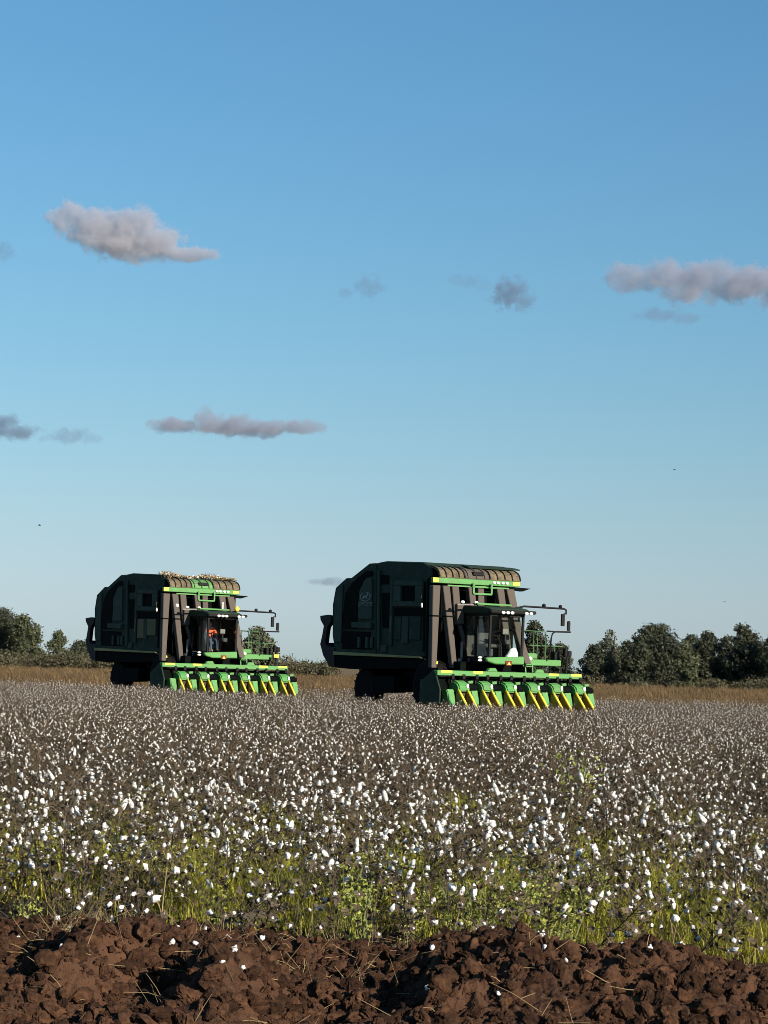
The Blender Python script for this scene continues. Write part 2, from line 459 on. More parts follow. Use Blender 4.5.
def cotton_geo(seed, fruit=0.50, droop=0.08):
    """returns stalk geometry (stalk, burs, dry leaves) and the list of boll matrices"""
    rnd = random.Random(seed); g = Geo(); bolls = []
    h = rnd.uniform(0.46, 0.66)
    lean = Vector((rnd.uniform(-.12, .12), rnd.uniform(-.12, .12), 0))
    main = [Vector((0, 0, -0.04)), Vector((0, 0, h * 0.35)) + lean * 0.3, Vector((0, 0, h * 0.7)) + lean * 0.6 + Vector((rnd.uniform(-.02, .02), rnd.uniform(-.02, .02), 0)), Vector((0, 0, h)) + lean]
    g.tube(main, 0.0065, 0.0025, 0)
    def pos(t):
        f = t * 3; i = min(int(f), 2); return main[i].lerp(main[i+1], f - i)
    def bur(p, d):
        for k in range(4):
            a = k * math.pi / 2 + rnd.uniform(-.3, .3)
            o = Vector((math.cos(a), math.sin(a), rnd.uniform(-0.1, 0.5)))
            tip = p + o.normalized() * rnd.uniform(0.022, 0.040)
            w = Vector((-math.sin(a), math.cos(a), 0)) * 0.013
            g.add([p - w * .4, (p + tip) / 2 - w, tip, (p + tip) / 2 + w], [(0, 1, 2, 3)], 1)
    def boll(p, s=1.0):
        sc_ = rnd.uniform(0.34, 0.78) * s
        m_ = Matrix.Translation(p + Vector((0, 0, rnd.uniform(-0.012, 0.018)))) @ Euler((rnd.uniform(-.7, .7), rnd.uniform(-.7, .7), rnd.uniform(0, 6.28))).to_matrix().to_4x4() @ Matrix.Diagonal((sc_, sc_, sc_ * (rnd.uniform(1.6, 2.4) if rnd.random() < droop else rnd.uniform(0.85, 1.45)), 1))
        bolls.append(m_)
    n = rnd.randint(8, 11)
    for i in range(n):
        t = 0.22 + 0.76 * i / n + rnd.uniform(-.03, .03)
        p = pos(t); a = i * 2.4 + rnd.uniform(-.5, .5)
        Lb = rnd.uniform(0.10, 0.26) * (1.25 - 0.75 * t)
        d = Vector((math.cos(a), math.sin(a), rnd.uniform(0.35, 1.0))).normalized()
        mid = p + d * Lb * 0.55 + Vector((0, 0, rnd.uniform(-.01, .02)))
        end = mid + (d + Vector((rnd.uniform(-.5, .5), rnd.uniform(-.5, .5), rnd.uniform(-.5, .2)))).normalized() * Lb * 0.5
        g.tube([p, mid, end], 0.0035, 0.0018, 0)
        bur(end, d)
        if rnd.random() < fruit: boll(end)
        if rnd.random() < 0.30:
            bur(mid, d)
            if rnd.random() < 0.4: boll(mid, 0.85)
    if rnd.random() < 0.35: bur(main[3], None); boll(main[3], 0.9)
    for i in range(rnd.randint(7, 12)):                  # thin upright twigs and leaf stalks
        p = pos(rnd.uniform(.1, .95)); d = Vector((rnd.gauss(0, .6), rnd.gauss(0, .6), 1)).normalized() * rnd.uniform(.08, .19)
        g.tube([p, p + d], 0.0024, 0.0012, 0)
    for i in range(rnd.randint(26, 38)):                 # curled dead leaves
        t = rnd.uniform(0.15, 0.95); p = pos(t) + Vector((rnd.gauss(0, .095), rnd.gauss(0, .095), rnd.uniform(-.03, .03)))
        g.tube([pos(max(0, t - rnd.uniform(.05, .2))), p], 0.0016, 0.0010, 0)
        R_ = Euler((rnd.uniform(-1.4, 1.4), rnd.uniform(-1.4, 1.4), rnd.uniform(0, 6.28))).to_matrix()
        l, w = rnd.uniform(0.022, 0.056), rnd.uniform(0.008, 0.022); c = rnd.uniform(0.3, 0.9)
        g.add([p + R_ @ Vector(q) for q in ((0, 0, 0), (l*.5, w, w*c), (l, 0, -l*.2), (l*.5, -w, w*c), (l*.5, 0, 0))], [(0, 4, 1), (4, 2, 1), (0, 3, 4), (4, 3, 2)], 2)
    return g, bolls

stuff_kinds = []
for k in range(12):
    rnd = random.Random(500 + k)
    g, bolls = cotton_geo(100 + k)
    for b_ in bolls:
        V_, F_ = boll_mesh(rnd, 1)
        g.add([b_ @ v for v in V_], F_, 3)
    stuff_kinds.append(g.obj('cotton_kind', [M['stalk'], M['bur'], M['leafdry'], M['lint']], link=False))
# nearest plants: things of their own, with each boll a part
boll_meshes = []
for k in range(8):
    V_, F_ = boll_mesh(random.Random(900 + k), 2)
    me = bpy.data.meshes.new('cotton_boll'); me.from_pydata([tuple(v) for v in V_], [], F_); me.materials.append(M['lint'])
    me.polygons.foreach_set('use_smooth', [True] * len(me.polygons)); boll_meshes.append(me)
near_kinds = []
for k in range(14):
    g, bolls = cotton_geo(300 + k, 0.58, 0.18)
    o = g.obj('cotton_plant', [M['stalk'], M['bur'], M['leafdry']], link=False)
    near_kinds.append((o, bolls))

TH = math.radians(31.0)
PICKERS = [dict(o=(3.357, 78.6, 0.0), th=math.radians(30.0)), dict(o=(-7.9, 96.0, -0.08), th=math.radians(31.5))]
def in_swath(x, y):
    for P in PICKERS:
        dx, dy = x - P['o'][0], y - P['o'][1]
        u = dx * math.sin(P['th']) - dy * math.cos(P['th']); v = dx * math.cos(P['th']) + dy * math.sin(P['th'])
        if abs(v) < 3.1 and u < 3.3: return True
    return False
rg = np.random.default_rng(5)
row_dir = np.array([math.sin(TH), -math.cos(TH)]); row_nrm = np.array([math.cos(TH), math.sin(TH)])
plants = []
for r_ in np.arange(-70, 110, 0.92):
    t = np.arange(-150, 60, 0.155)
    t = t + rg.uniform(-.07, .07, len(t))
    q = r_ + rg.normal(0, 0.16, len(t))
    P_ = t[:, None] * row_dir + q[:, None] * row_nrm
    D, X = P_[:, 1], P_[:, 0]
    edge = edge_y(X) + 0.12
    far_lim = 104 + 7 * vnoise(X * 0.1, X * 0, 71) + 0.25 * X
    edge = edge + 0.0
    keep = (D > edge) & (D < far_lim) & (np.abs(X) < 0.185 * D + 1.6) & (rg.random(len(t)) < np.where(D > 92, 0.6, 0.93))
    thin = (vnoise(X * 0.6, D * 0.5, 72) > -0.33)
    for x, y in P_[keep & thin]:
        if not in_swath(x, y): plants.append((y, x))
plants.sort()
near, rest, n_near = [], [], 0
for y, x in plants:
    if n_near < 275 and abs(x) < 0.178 * y: near.append((x, y)); n_near += 1
    else: rest.append((x, y))
LBL = 'brown leafless cotton plant with open white bolls in the first rows behind the ploughed soil'
used = set()
rr = random.Random(77)
for x, y in near:
    k = rr.randrange(len(near_kinds)); proto, bolls = near_kinds[k]
    c = proto if k not in used else proto.copy()
    used.add(k); COL.objects.link(c)
    s_ = rr.uniform(0.85, 1.2)
    c.location = (x, y, ground_z(x, y)); c.rotation_euler = (rr.uniform(-.12, .12), rr.uniform(-.12, .12), rr.uniform(0, 6.28)); c.scale = (s_, s_, s_ * rr.uniform(.9, 1.1))
    tag(c, LBL, 'cotton plant', 'cotton plants in the front rows')
    for b_ in bolls:
        bo = bpy.data.objects.new('cotton_boll', rr.choice(boll_meshes)); COL.objects.link(bo)
        bo.parent = c; bo.matrix_local = b_
n = len(rest); R_ = np.array(rest)
zz = np.array([ground_z(x, y) for x, y in rest])
s_ = rg.uniform(0.85, 1.2, n) * np.interp(R_[:, 1], [20, 60], [1.0, 0.76])
crop = scatter('cotton_crop', np.column_stack([R_, zz]), np.column_stack([rg.uniform(-.12, .12, n), rg.uniform(-.12, .12, n), rg.uniform(0, 6.28, n)]),
               np.column_stack([s_, s_, s_ * rg.uniform(.9, 1.1, n)]), stuff_kinds, rg.integers(0, 12, n))
tag(crop, 'dense brown cotton crop dotted with white bolls filling the field', 'cotton crop', kind='stuff')
print('cotton', len(near), len(rest))

# ------------------------------------------------------------------ green grass and weeds along the field edge
M['grass'] = mat('grass_blade', (0.37, 0.35, 0.045), 0.7, rand=0.4, var=0.3, scale=12, trans=0.5)
M['weed'] = mat('weed_leaf', (0.27, 0.29, 0.055), 0.65, rand=0.25, var=0.3, scale=14, trans=0.35)
M['weedstem'] = mat('weed_stem', (0.10, 0.12, 0.04), 0.7, var=0.2)
M['straw'] = mat('straw', (0.25, 0.175, 0.08), 0.8, rand=0.3, var=0.25, scale=10, trans=0.2)
M['drygrass'] = mat('dry_grass', (0.135, 0.086, 0.036), 0.8, rand=0.5, var=0.3, scale=6, trans=0.25)
def tuft(seed, n, h, spread, w, m, bend=0.5):
    rnd = random.Random(seed); g = Geo()
    for i in range(n):
        a = rnd.uniform(0, 6.28); b = Vector((rnd.gauss(0, spread), rnd.gauss(0, spread), -0.02))
        d = Vector((math.cos(a), math.sin(a), 0)); s = Vector((-d.y, d.x, 0)) * w * rnd.uniform(.6, 1.2)
        H_ = h * rnd.uniform(0.5, 1.1); q = bend * rnd.uniform(0.1, 1.0) * H_
        p1 = b + Vector((0, 0, H_ * 0.55)) + d * q * 0.3; p2 = b + Vector((0, 0, H_)) * rnd.uniform(.8, 1) + d * q
        g.add([b - s, b + s, p1 + s * .8, p1 - s * .8, p2], [(0, 1, 2, 3), (3, 2, 4)], 0)
    return g.obj('tuft_kind', [m], link=False)
def broad(seed, h):
    rnd = random.Random(seed); g = Geo()
    for k in range(rnd.randint(3, 5)):
        a = rnd.uniform(0, 6.28); top = Vector((math.cos(a) * rnd.uniform(.03, .14), math.sin(a) * rnd.uniform(.03, .14), h * rnd.uniform(.65, 1)))
        g.tube([Vector((0, 0, -.03)), top * 0.5 + Vector((rnd.gauss(0, .02), rnd.gauss(0, .02), 0.03)), top], 0.005, 0.002, 1)
        for i in range(rnd.randint(22, 30)):
            t = rnd.uniform(.15, 1); p = top * t + Vector((rnd.gauss(0, .045), rnd.gauss(0, .045), rnd.gauss(0, .02)))
            R2 = Euler((rnd.uniform(-.9, .9), rnd.uniform(-.9, .9), rnd.uniform(0, 6.28))).to_matrix(); l = rnd.uniform(.018, .042); w = l * .36
            g.add([p + R2 @ Vector(q) for q in ((0, 0, 0), (l*.45, w, .008), (l, 0, -.01), (l*.45, -w, .008))], [(0, 1, 2, 3)], 0)
    return g
grass_kinds = [tuft(40 + k, 12, 0.27, 0.075, 0.0042, M['grass'], 1.1) for k in range(6)]
pts = []
while len(pts) < 9000:
    y = 12.6 + 13 * rg.random() ** 1.9; x = rg.uniform(-1, 1) * (0.18 * y + 0.8)
    if y < edge_y(x) + .12 + .25 * rg.random(): continue
    if vnoise(np.array([x * 0.9]), np.array([y * 0.35]), 90)[0] + 0.8 * vnoise(np.array([x * 4.0]), np.array([y * 2.0]), 91)[0] + 0.16 - 0.03 * (y - 13) > rg.uniform(-.12, .22): pts.append((x, y, ground_z(x, y)))
n = len(pts); s_ = rg.uniform(.45, 1.5, n) * np.interp(np.array(pts)[:, 1] - edge_y(np.array(pts)[:, 0]), [0.1, 0.9, 6], [.55, 1.15, 1.1])
go = scatter('grass', pts, np.column_stack([np.zeros(n), np.zeros(n), rg.uniform(0, 6.28, n)]), np.column_stack([s_, s_, s_]), grass_kinds, rg.integers(0, 6, n))
tag(go, 'yellow green grass growing among the front cotton rows', 'grass', kind='stuff')
stem_kinds = [tuft(240 + k, 7, 0.40, 0.05, 0.0030, M['stalk'], 0.6) for k in range(5)]
n = 450; y = 12.7 + 7.5 * rg.random(n) ** 1.3; x = rg.uniform(-1, 1, n) * (0.18 * y + .6); k_ = y > edge_y(x) - .1; x, y = x[k_], y[k_]; n = len(x)
s_ = rg.uniform(.5, 1.3, n)
so = scatter('dead_stems', np.column_stack([x, y, [ground_z(a, b) for a, b in zip(x, y)]]), np.column_stack([rg.normal(0, .25, n), rg.normal(0, .25, n), rg.uniform(0, 6.28, n)]), np.column_stack([s_, s_, s_]), stem_kinds, rg.integers(0, 5, n))
tag(so, 'thin brown dead stems mixed into the grass at the field edge', 'dead stems', kind='stuff')
weed_kinds = [broad(60 + k, 0.42) for k in range(5)]
weed_objs = [g.obj('weed', [M['weed'], M['weedstem']], link=False) for g in weed_kinds]
wu = set()
def weed(px, D, s, label, grp=None):
    x = at(px, 880, D).x; D = D if D > 20 else D - 14.0 + 12.95 - 0.2 * x; x = at(px, 880, D).x; k = rr.randrange(5)
    c = weed_objs[k] if k not in wu else weed_objs[k].copy(); wu.add(k); COL.objects.link(c)
    c.location = (x, D, ground_z(x, D)); c.rotation_euler = (0, 0, rr.uniform(0, 6.28)); c.scale = (s, s, s)
    tag(c, label, 'weed', grp)
for px, D in ((455, 15.0), (478, 15.3), (497, 15.6), (515, 15.1), (528, 15.9), (540, 15.4), (556, 16.0), (437, 15.6), (470, 16.2), (505, 16.6), (533, 16.8), (382, 15.3), (395, 15.9), (414, 15.2), (420, 16.4), (350, 15.8), (575, 15.2), (590, 16.2)):
    weed(px, D + rr.uniform(-.2, .2), rr.uniform(.8, 1.2), 'leafy light green weed in the patch at the centre of the field edge', 'leafy weeds at the field edge')
for i in range(48):
    weed(rr.choice([rr.uniform(440, 700), rr.uniform(440, 600), rr.uniform(20, 420)]), 14.2 + 4.2 * rr.random(), rr.uniform(.75, 1.2), 'leafy yellow green weed scattered singly among the front cotton plants', 'scattered leafy weeds')
weed(573, 23.0, 2.3, 'tall green weed rising above the cotton right of the centre')

# ------------------------------------------------------------------ loose clods, straw, lint and stalks on the ploughed soil
def rock_geo(g, rnd, p, r, m=0):
    t = bmesh.new(); bmesh.ops.create_icosphere(t, subdivisions=2, radius=1.0)
    pl = [(Vector((rnd.gauss(0, 1), rnd.gauss(0, 1), rnd.gauss(0, 1))).normalized(), rnd.uniform(.55, .9)) for _ in range(9)]
    R2 = Euler((rnd.uniform(0, 6), rnd.uniform(0, 6), rnd.uniform(0, 6))).to_matrix(); sx = Vector((rnd.uniform(.8, 1.3), rnd.uniform(.8, 1.2), rnd.uniform(.55, .9)))
    V_ = []
    for v in t.verts:
        c = v.co.copy()
        for nn, dd in pl:
            e = c.dot(nn)
            if e > dd: c -= nn * (e - dd) * 0.9
        c = c * (1 + rnd.uniform(-.07, .07))
        c = R2 @ c; V_.append(p + Vector((c.x * sx.x, c.y * sx.y, c.z * sx.z)) * r)
    g.add(V_, [tuple(v.index for v in f.verts) for f in t.faces], m); t.free()
M['clod'] = mat('soil_clod', (0.028, 0.013, 0.008), 0.95, rand=0.55, col2=(0.105, 0.051, 0.026), scale=1.2, bump=0.7, bscale=50, spec=0.15)
clod_kinds = []
for k in range(16):
    t = bmesh.new(); bmesh.ops.create_icosphere(t, subdivisions=4, radius=1.0); rnd = random.Random(700 + k)
    P0 = np.array([v.co[:] for v in t.verts])
    for _ in range(11):                                  # broken faces
        nn = np.array([rnd.gauss(0, 1) for _ in range(3)]); nn /= np.linalg.norm(nn); e = P0 @ nn - rnd.uniform(.45, .85)
        P0 -= np.where(e > 0, e * .92, 0)[:, None] * nn
    q = P0 * 1.7 + k * 7.3
    d_ = fbm(q[:, 0] + q[:, 2] * .7, q[:, 1] - q[:, 2] * .8, k, 2) * .30 + fbm(q[:, 0] * 3.1 + q[:, 2] * 2.3, q[:, 1] * 3.1 - q[:, 2] * 2.9, k + 5, 4, .7) * .34
    P0 = P0 * (1 + d_)[:, None] * np.array([rnd.uniform(.9, 1.35), rnd.uniform(.8, 1.15), rnd.uniform(.6, .9)])
    clod_kinds.append(obj_from('clod_kind', P0, [tuple(v.index for v in f.verts) for f in t.faces], M['clod'], link=False, smooth=k % 2 == 0)); t.free()
n = 26000
y = 9.6 + 4.6 * rng.random(n); x = rng.uniform(-1, 1, n) * (0.18 * y + .5)
r = 0.006 + 0.055 * rng.random(n) ** 5.0
keep = vnoise(x * 1.3, y * 1.3, 301) + .42 - r * 1.2 > rng.uniform(-.25, .45, n); keep |= r > .035; keep &= (y < edge_y(x) + .1) & ((r < .04) | (y < edge_y(x) - .6))
x, y, r = x[keep], y[keep], r[keep]; n = len(x)
zz = np.array([ground_z(a, b) for a, b in zip(x, y)]) + r * rng.uniform(-.25, .45, n)
o = scatter('soil_clods', np.column_stack([x, y, zz]), rng.uniform(0, 6.28, (n, 3)) * np.array([.12, .12, 1]), np.column_stack([r, r, r]), clod_kinds, rng.integers(0, 16, n))
tag(o, 'loose reddish brown clods scattered on the ploughed soil', 'soil clods', kind='stuff')
g = Geo()
for i in range(1500):
    if i < 1000:
        cxp, cyp, sd = rnd.choice([(-1.62, 11.6, .16), (-1.45, 12.4, .2), (-0.72, 11.8, .22), (-0.45, 12.0, .25), (0.3, 13.2, .4), (-0.4, 12.9, .4), (1.6, 13.0, .4), (-1.7, 13.3, .3)])
        x, y = rnd.gauss(cxp, sd), rnd.gauss(cyp, sd * .8)
    else: y = rnd.uniform(10, 13.3); x = rnd.uniform(-2.4, 2.4)
    p = Vector((x, y, ground_z(x, y) + 0.012)); a = rnd.uniform(0, 6.28); l = rnd.uniform(.05, .22)
    d = Vector((math.cos(a), math.sin(a), rnd.choice([0.05, 0.15, 0.5, 1.2]))).normalized()
    g.tube([p - d * l * .3, p + d * l * .4 + Vector((0, 0, rnd.uniform(-.01, .02))), p + d * l], 0.0022, 0.0013, 0)
o = g.obj('straw', [M['straw']]); tag(o, 'pale dry straw and stubble lying on the ploughed soil', 'straw', kind='stuff')

def stalk(px, py0, D, pts_, label, nb=3, boll_n=0):
    """a bare dead stalk; pts_ are offsets in metres (x, y, z)"""
    b = at(px, py0, D); b.z = ground_z(b.x, D) - 0.03
    g = Geo(); P_ = [Vector(q) for q in pts_]; g.tube(P_, 0.006, 0.003, 0, 4)
    rn = random.Random(px); ends = []
    for k in range(nb):
        i = rn.randrange(1, len(P_)); p = P_[i].lerp(P_[i-1], rn.random() * .6); d = Vector((rn.uniform(-1, 1), rn.uniform(-.6, .6), rn.uniform(.2, 1))).normalized()
        e = p + d * rn.uniform(.06, .16); g.tube([p, (p + e) / 2 + Vector((0, 0, .012)), e], 0.003, 0.0015, 0); ends.append(e)
    o = g.obj('cotton_stalk', [M['straw']]); o.location = b
    tag(o, label, 'dead stalk')
    for e in ends[:boll_n] + ([P_[-1]] if boll_n > len(ends) else []):
        bo = bpy.data.objects.new('cotton_boll', rn.choice(boll_meshes)); COL.objects.link(bo); bo.parent = o; bo.location = e; bo.rotation_euler = (rn.random(), rn.random(), rn.random() * 6)
stalk(50, 975, 12.2, [(0, 0, 0), (.10, 0, .16), (.24, .02, .27), (.44, .02, .36)], 'bent pale stalk arching up from the left end of the ploughed soil', 5, 3)
stalk(86, 978, 12.1, [(0, 0, 0), (.05, 0, .10), (.15, 0, .22), (.33, 0, .30)], 'pale forked stalk beside the straw clump on the left soil ridge', 4, 0)
stalk(160, 928, 13.4, [(0, 0, 0), (.01, 0, .22), (.03, 0, .45)], 'upright bare stalk at the soil edge left of centre', 3, 3)
stalk(445, 945, 13.0, [(0, 0, 0), (.03, 0, .15), (.07, 0, .30), (.10, .0, .44)], 'thin leaning stalk where the soil meets the cotton near the centre', 3, 1)
stalk(668, 935, 12.7, [(0, 0, 0), (.02, 0, .16), (.05, 0, .34)], 'short grey stalk at the field edge on the right', 3, 2)
stalk(636, 985, 11.9, [(0, 0, 0), (.10, 0, .07), (.22, 0, .13)], 'low broken stick lying across the right soil ridge', 1, 0)
for px, py, D, sc_, lab in ((62, 990, 11.6, 1.0, 'clump of pale dry grass low on the left of the soil'), (118, 968, 12.2, 1.15, 'tall clump of tan dry grass on the lit mound at the left'), (205, 990, 11.5, .75, 'low clump of dry grass right of the tall tan clump'),
                          (560, 940, 12.7, .8, 'dry grass clump at the soil edge right of the centre'), (262, 975, 12.0, .6, 'small spread clump of dry grass near the bottom centre left')):
    c = tuft(px, 34, .26 * sc_, .07 * sc_, .0022, M['straw'], 1.3); c.name = 'dry_grass_clump'; COL.objects.link(c)
    x = at(px, py, D).x; c.location = (x, D, ground_z(x, D)); tag(c, lab, 'grass clump', 'dry grass clumps on the soil')
for i, (px, D, tilt, az) in enumerate(((20, 13.55, 1.15, -.3), (55, 13.5, 1.25, .5), (88, 13.6, 1.0, 2.8), (150, 13.4, .9, .2), (178, 13.45, 1.2, -.6), (215, 13.2, 1.2, .4), (240, 13.25, 1.3, 2.9), (262, 13.2, .8, 0),
                                       (330, 13.0, .9, .2), (412, 12.95, 1.0, -.2), (438, 12.9, 1.1, .5), (480, 12.9, .6, .2), (505, 12.85, 1.1, 2.9), (545, 12.8, .9, .1), (590, 12.7, 1.0, .4), (640, 12.6, .9, -.4), (690, 12.5, 1.0, .3), (735, 12.45, .8, .1))):
    proto, bolls = near_kinds[(i * 5 + 2) % len(near_kinds)]
    c = proto.copy(); COL.objects.link(c); x = at(px, 930, D).x
    q = Matrix.Rotation(az, 3, 'Z') @ Matrix.Rotation(tilt, 3, 'X') @ Matrix.Rotation(i * 1.3, 3, 'Z')
    c.location = (x, D - .12, ground_z(x, D - .12) + .04); c.rotation_euler = q.to_euler(); c.scale = (1, 1, 1)
    tag(c, 'cotton plant with small white bolls toppled forward onto the ploughed brown soil', 'cotton plant', 'cotton plants fallen over the soil edge')
    for b_ in bolls:
        bo = bpy.data.objects.new('cotton_boll', boll_meshes[i % 8]); COL.objects.link(bo); bo.parent = c; bo.matrix_local = b_
# fallen tufts of lint on the soil
tuft_px = [(25, 918), (70, 930), (88, 922), (57, 937), (75, 920), (62, 950), (18, 941), (143, 932), (172, 945), (178, 930), (195, 946), (205, 932), (228, 941), (234, 952), (222, 968), (243, 970), (216, 976), (289, 929), (248, 924), (262, 940),
           (408, 936), (432, 952), (498, 998), (427, 993), (566, 963), (575, 959), (585, 955), (545, 950), (467, 962), (335, 955), (700, 955), (650, 950), (720, 945), (745, 950), (620, 945)]
for i, (px, py) in enumerate(tuft_px):
    a, b = ray(px, py); D = 9.8
    while D < 14.8 and EYE + b * D > ground_z(a * D, D): D += 0.01
    me = boll_meshes[i % 8]
    o = bpy.data.objects.new('cotton_tuft', me); COL.objects.link(o); k = rr.uniform(.4, .85)
    o.location = (a * D, D, ground_z(a * D, D) + 0.012); o.rotation_euler = (rr.uniform(-1.5, 1.5), rr.uniform(-1.5, 1.5), rr.uniform(0, 6)); o.scale = (k, k * .9, k)
    tag(o, 'small white tuft of cotton lint fallen on the ploughed brown soil', 'cotton tuft', 'lint tufts on the soil')

# ------------------------------------------------------------------ dry grass beyond the crop
dry_kinds = [tuft(140 + k, 18, 0.62, 0.16, 0.013, M['drygrass'], 0.5) for k in range(6)]
n = 15000
y = 88 + 150 * rg.random(n) ** 1.1; x = rg.uniform(-1, 1, n) * (0.19 * y + 3)
keep = (vnoise(x * 0.15, y * 0.1, 61) > -0.36) & (y > 98 + 5 * vnoise(x * .2, y * .2, 62))
inside = np.array([in_swath(a, b) for a, b in zip(x, y)])
nearsw = np.array([any(abs((a - P['o'][0]) * math.cos(P['th']) + (b - P['o'][1]) * math.sin(P['th'])) < 3.4 for P in PICKERS) for a, b in zip(x, y)])
keep &= ~(inside & (y < 112))
x, y = x[keep], y[keep]; n = len(x); s_ = rg.uniform(.6, 1.25, n)
o = scatter('dry_grass', np.column_stack([x, y, np.zeros(n)]), np.column_stack([np.zeros(n), np.zeros(n), rg.uniform(0, 6.28, n)]), np.column_stack([s_ * 1.3, s_ * 1.3, s_]), dry_kinds, rg.integers(0, 6, n))
tag(o, 'brown dry grass covering the ground between the crop and the trees', 'dry grass', kind='stuff')

# ------------------------------------------------------------------ trees
def leaf_mat(name, c1, c2):
    return mat(name, c1, 0.7, col2=c2, scale=0.8, rand=0.0, trans=0.2, coord='Object')
M['leaf_dark'] = leaf_mat('dark_foliage', (0.016, 0.022, 0.010), (0.046, 0.052, 0.023))
M['leaf_mid'] = leaf_mat('olive_foliage', (0.038, 0.048, 0.020), (0.085, 0.094, 0.040))
M['leaf_grey'] = leaf_mat('grey_green_foliage', (0.060, 0.070, 0.040), (0.115, 0.125, 0.068))
M['shrub'] = leaf_mat('brown_green_scrub', (0.045, 0.044, 0.019), (0.095, 0.082, 0.038))
M['bark'] = mat('tree_bark', (0.09, 0.07, 0.055), 0.9, var=0.3, bump=0.5)
def crown_mesh(name, rg2, lobes, n, size, m, outward=0.6):
    """lobes: (cx,cy,cz,rx,ry,rz). Bent leaf clumps spread through the lobes' volume."""
    lob = np.array(lobes); wts = lob[:, 3] * lob[:, 4] * lob[:, 5]; wts = wts ** 0.8; wts /= wts.sum()
    k = rg2.choice(len(lob), n, p=wts)
    d = rg2.normal(size=(n, 3)); d /= np.linalg.norm(d, axis=1)[:, None]
    rad = rg2.random(n) ** 0.42 * (1 + 0.19 * rg2.normal(size=n))
    c = lob[k, :3] + d * rad[:, None] * lob[k, 3:]
    keep = fbm(c[:, 0] * .9 + c[:, 2] * .7 + 40, c[:, 2] * .9 - c[:, 1] * .6 + 9, 7, 3) > -0.30
    c, d = c[keep], d[keep]; n = len(c)
    nrm = d * outward + rg2.normal(size=(n, 3)) * 0.6 + np.array([0, 0, .3]); nrm /= np.linalg.norm(nrm, axis=1)[:, None]
    t = np.cross(nrm, rg2.normal(size=(n, 3))); t /= np.linalg.norm(t, axis=1)[:, None]; b = np.cross(nrm, t)
    s = (size * rg2.uniform(.5, 1.3, n))[:, None]
    V = np.stack([c - t * s, c - b * s * .6 + nrm * s * .2, c + t * s, c + b * s * .6 + nrm * s * .15], 1).reshape(-1, 3)
    i = np.arange(n)[:, None] * 4
    return np_mesh(name, V, [np.concatenate([i + [0, 1, 2], i + [0, 2, 3]])], m)
def tree(px, ytop, wpx, D, label, m='leaf_dark', n=5200, size=0.15, skirt=0.03, lobes_n=18, seed=0, cat='tree', name='tree', group=None, shape=1.0):
    r2 = np.random.default_rng(seed + int(px)); p = at(px, ytop, D); h = max(p.z, 1.5); W = wpx / F_PX * D / 2
    root = empty(name, (p.x, D, 0)); tag(root, label, cat, group)
    lobes = []
    for i in range(lobes_n):
        t = (i + 0.5) / lobes_n
        zc = h * (skirt + (0.9 - skirt) * t) ; a = r2.uniform(0, 6.28)
        env = W * (math.sin(math.pi * (0.18 + 0.74 * t)) ** 0.6 * shape + (1 - shape) * (1 - t * .6))
        rr_ = env * r2.uniform(.30, .52) + .15; q = max(env - rr_, 0) * r2.uniform(.45, 1.1)
        lobes.append((q * math.cos(a), q * math.sin(a), min(zc, h - rr_ * .62), rr_, rr_, rr_ * r2.uniform(.6, .85)))
    lobes.append((0, 0, h * .55, W * .5, W * .5, h * .30)); lobes.append((r2.normal(0, .1) * W, 0, h - .55, W * .33, W * .33, .55))
    c = bpy.data.objects.new('crown', crown_mesh('crown', r2, lobes, int(n * 2.4), size, M[m])); COL.objects.link(c); c.parent = root
    g = Geo(); rnd = random.Random(seed + int(px)); r0 = 0.035 * h
    g.tube([Vector((0, 0, -.3)), Vector((rnd.gauss(0, .1), 0, h * .25)), Vector((rnd.gauss(0, .2), rnd.gauss(0, .2), h * .55)), Vector((rnd.gauss(0, .3), 0, h * .88))], r0, r0 * .25, 0, 8)
    for L_ in lobes[::2]:
        e = Vector(L_[:3]); s0 = Vector((0, 0, max(e.z * .55, h * .12))); g.tube([s0, (s0 + e) / 2 + Vector((0, 0, .15)), e], r0 * .4, r0 * .1, 0, 5)
    t_ = g.obj('trunk', [M['bark']], smooth=True); t_.parent = root
    return root
# left group
tree(8, 607, 74, 262, 'broad dark tree at the left edge of the photo', 'leaf_dark', 8000, seed=1)
tree(27, 614, 44, 256, 'tall bushy olive tree second from the left edge', 'leaf_mid', 7000, seed=2)
tree(58, 629, 25, 250, 'narrow upright olive tree standing alone left of the left harvester', 'leaf_mid', 3800, seed=3, skirt=.05)
tree(80, 640, 34, 275, 'low dark tree half hidden by the rear of the left harvester', 'leaf_dark', 3800, seed=4)
tree(36, 648, 22, 280, 'small dark tree in the gap between the two taller left trees', 'leaf_dark', 1800, seed=41)
# behind the left harvester's cab
tree(258, 626, 44, 215, 'grey green round tree showing behind the cab of the left harvester', 'leaf_grey', 6500, seed=5)
tree(306, 659, 22, 270, 'small low tree between the two harvesters', 'leaf_mid', 1500, seed=6)
# behind the right harvester's cab
tree(536, 620, 40, 205, 'rounded dark tree showing behind the cab of the right harvester', 'leaf_dark', 6000, seed=7)
tree(560, 641, 32, 225, 'low dark tree right behind the header of the right harvester', 'leaf_dark', 3600, seed=8)
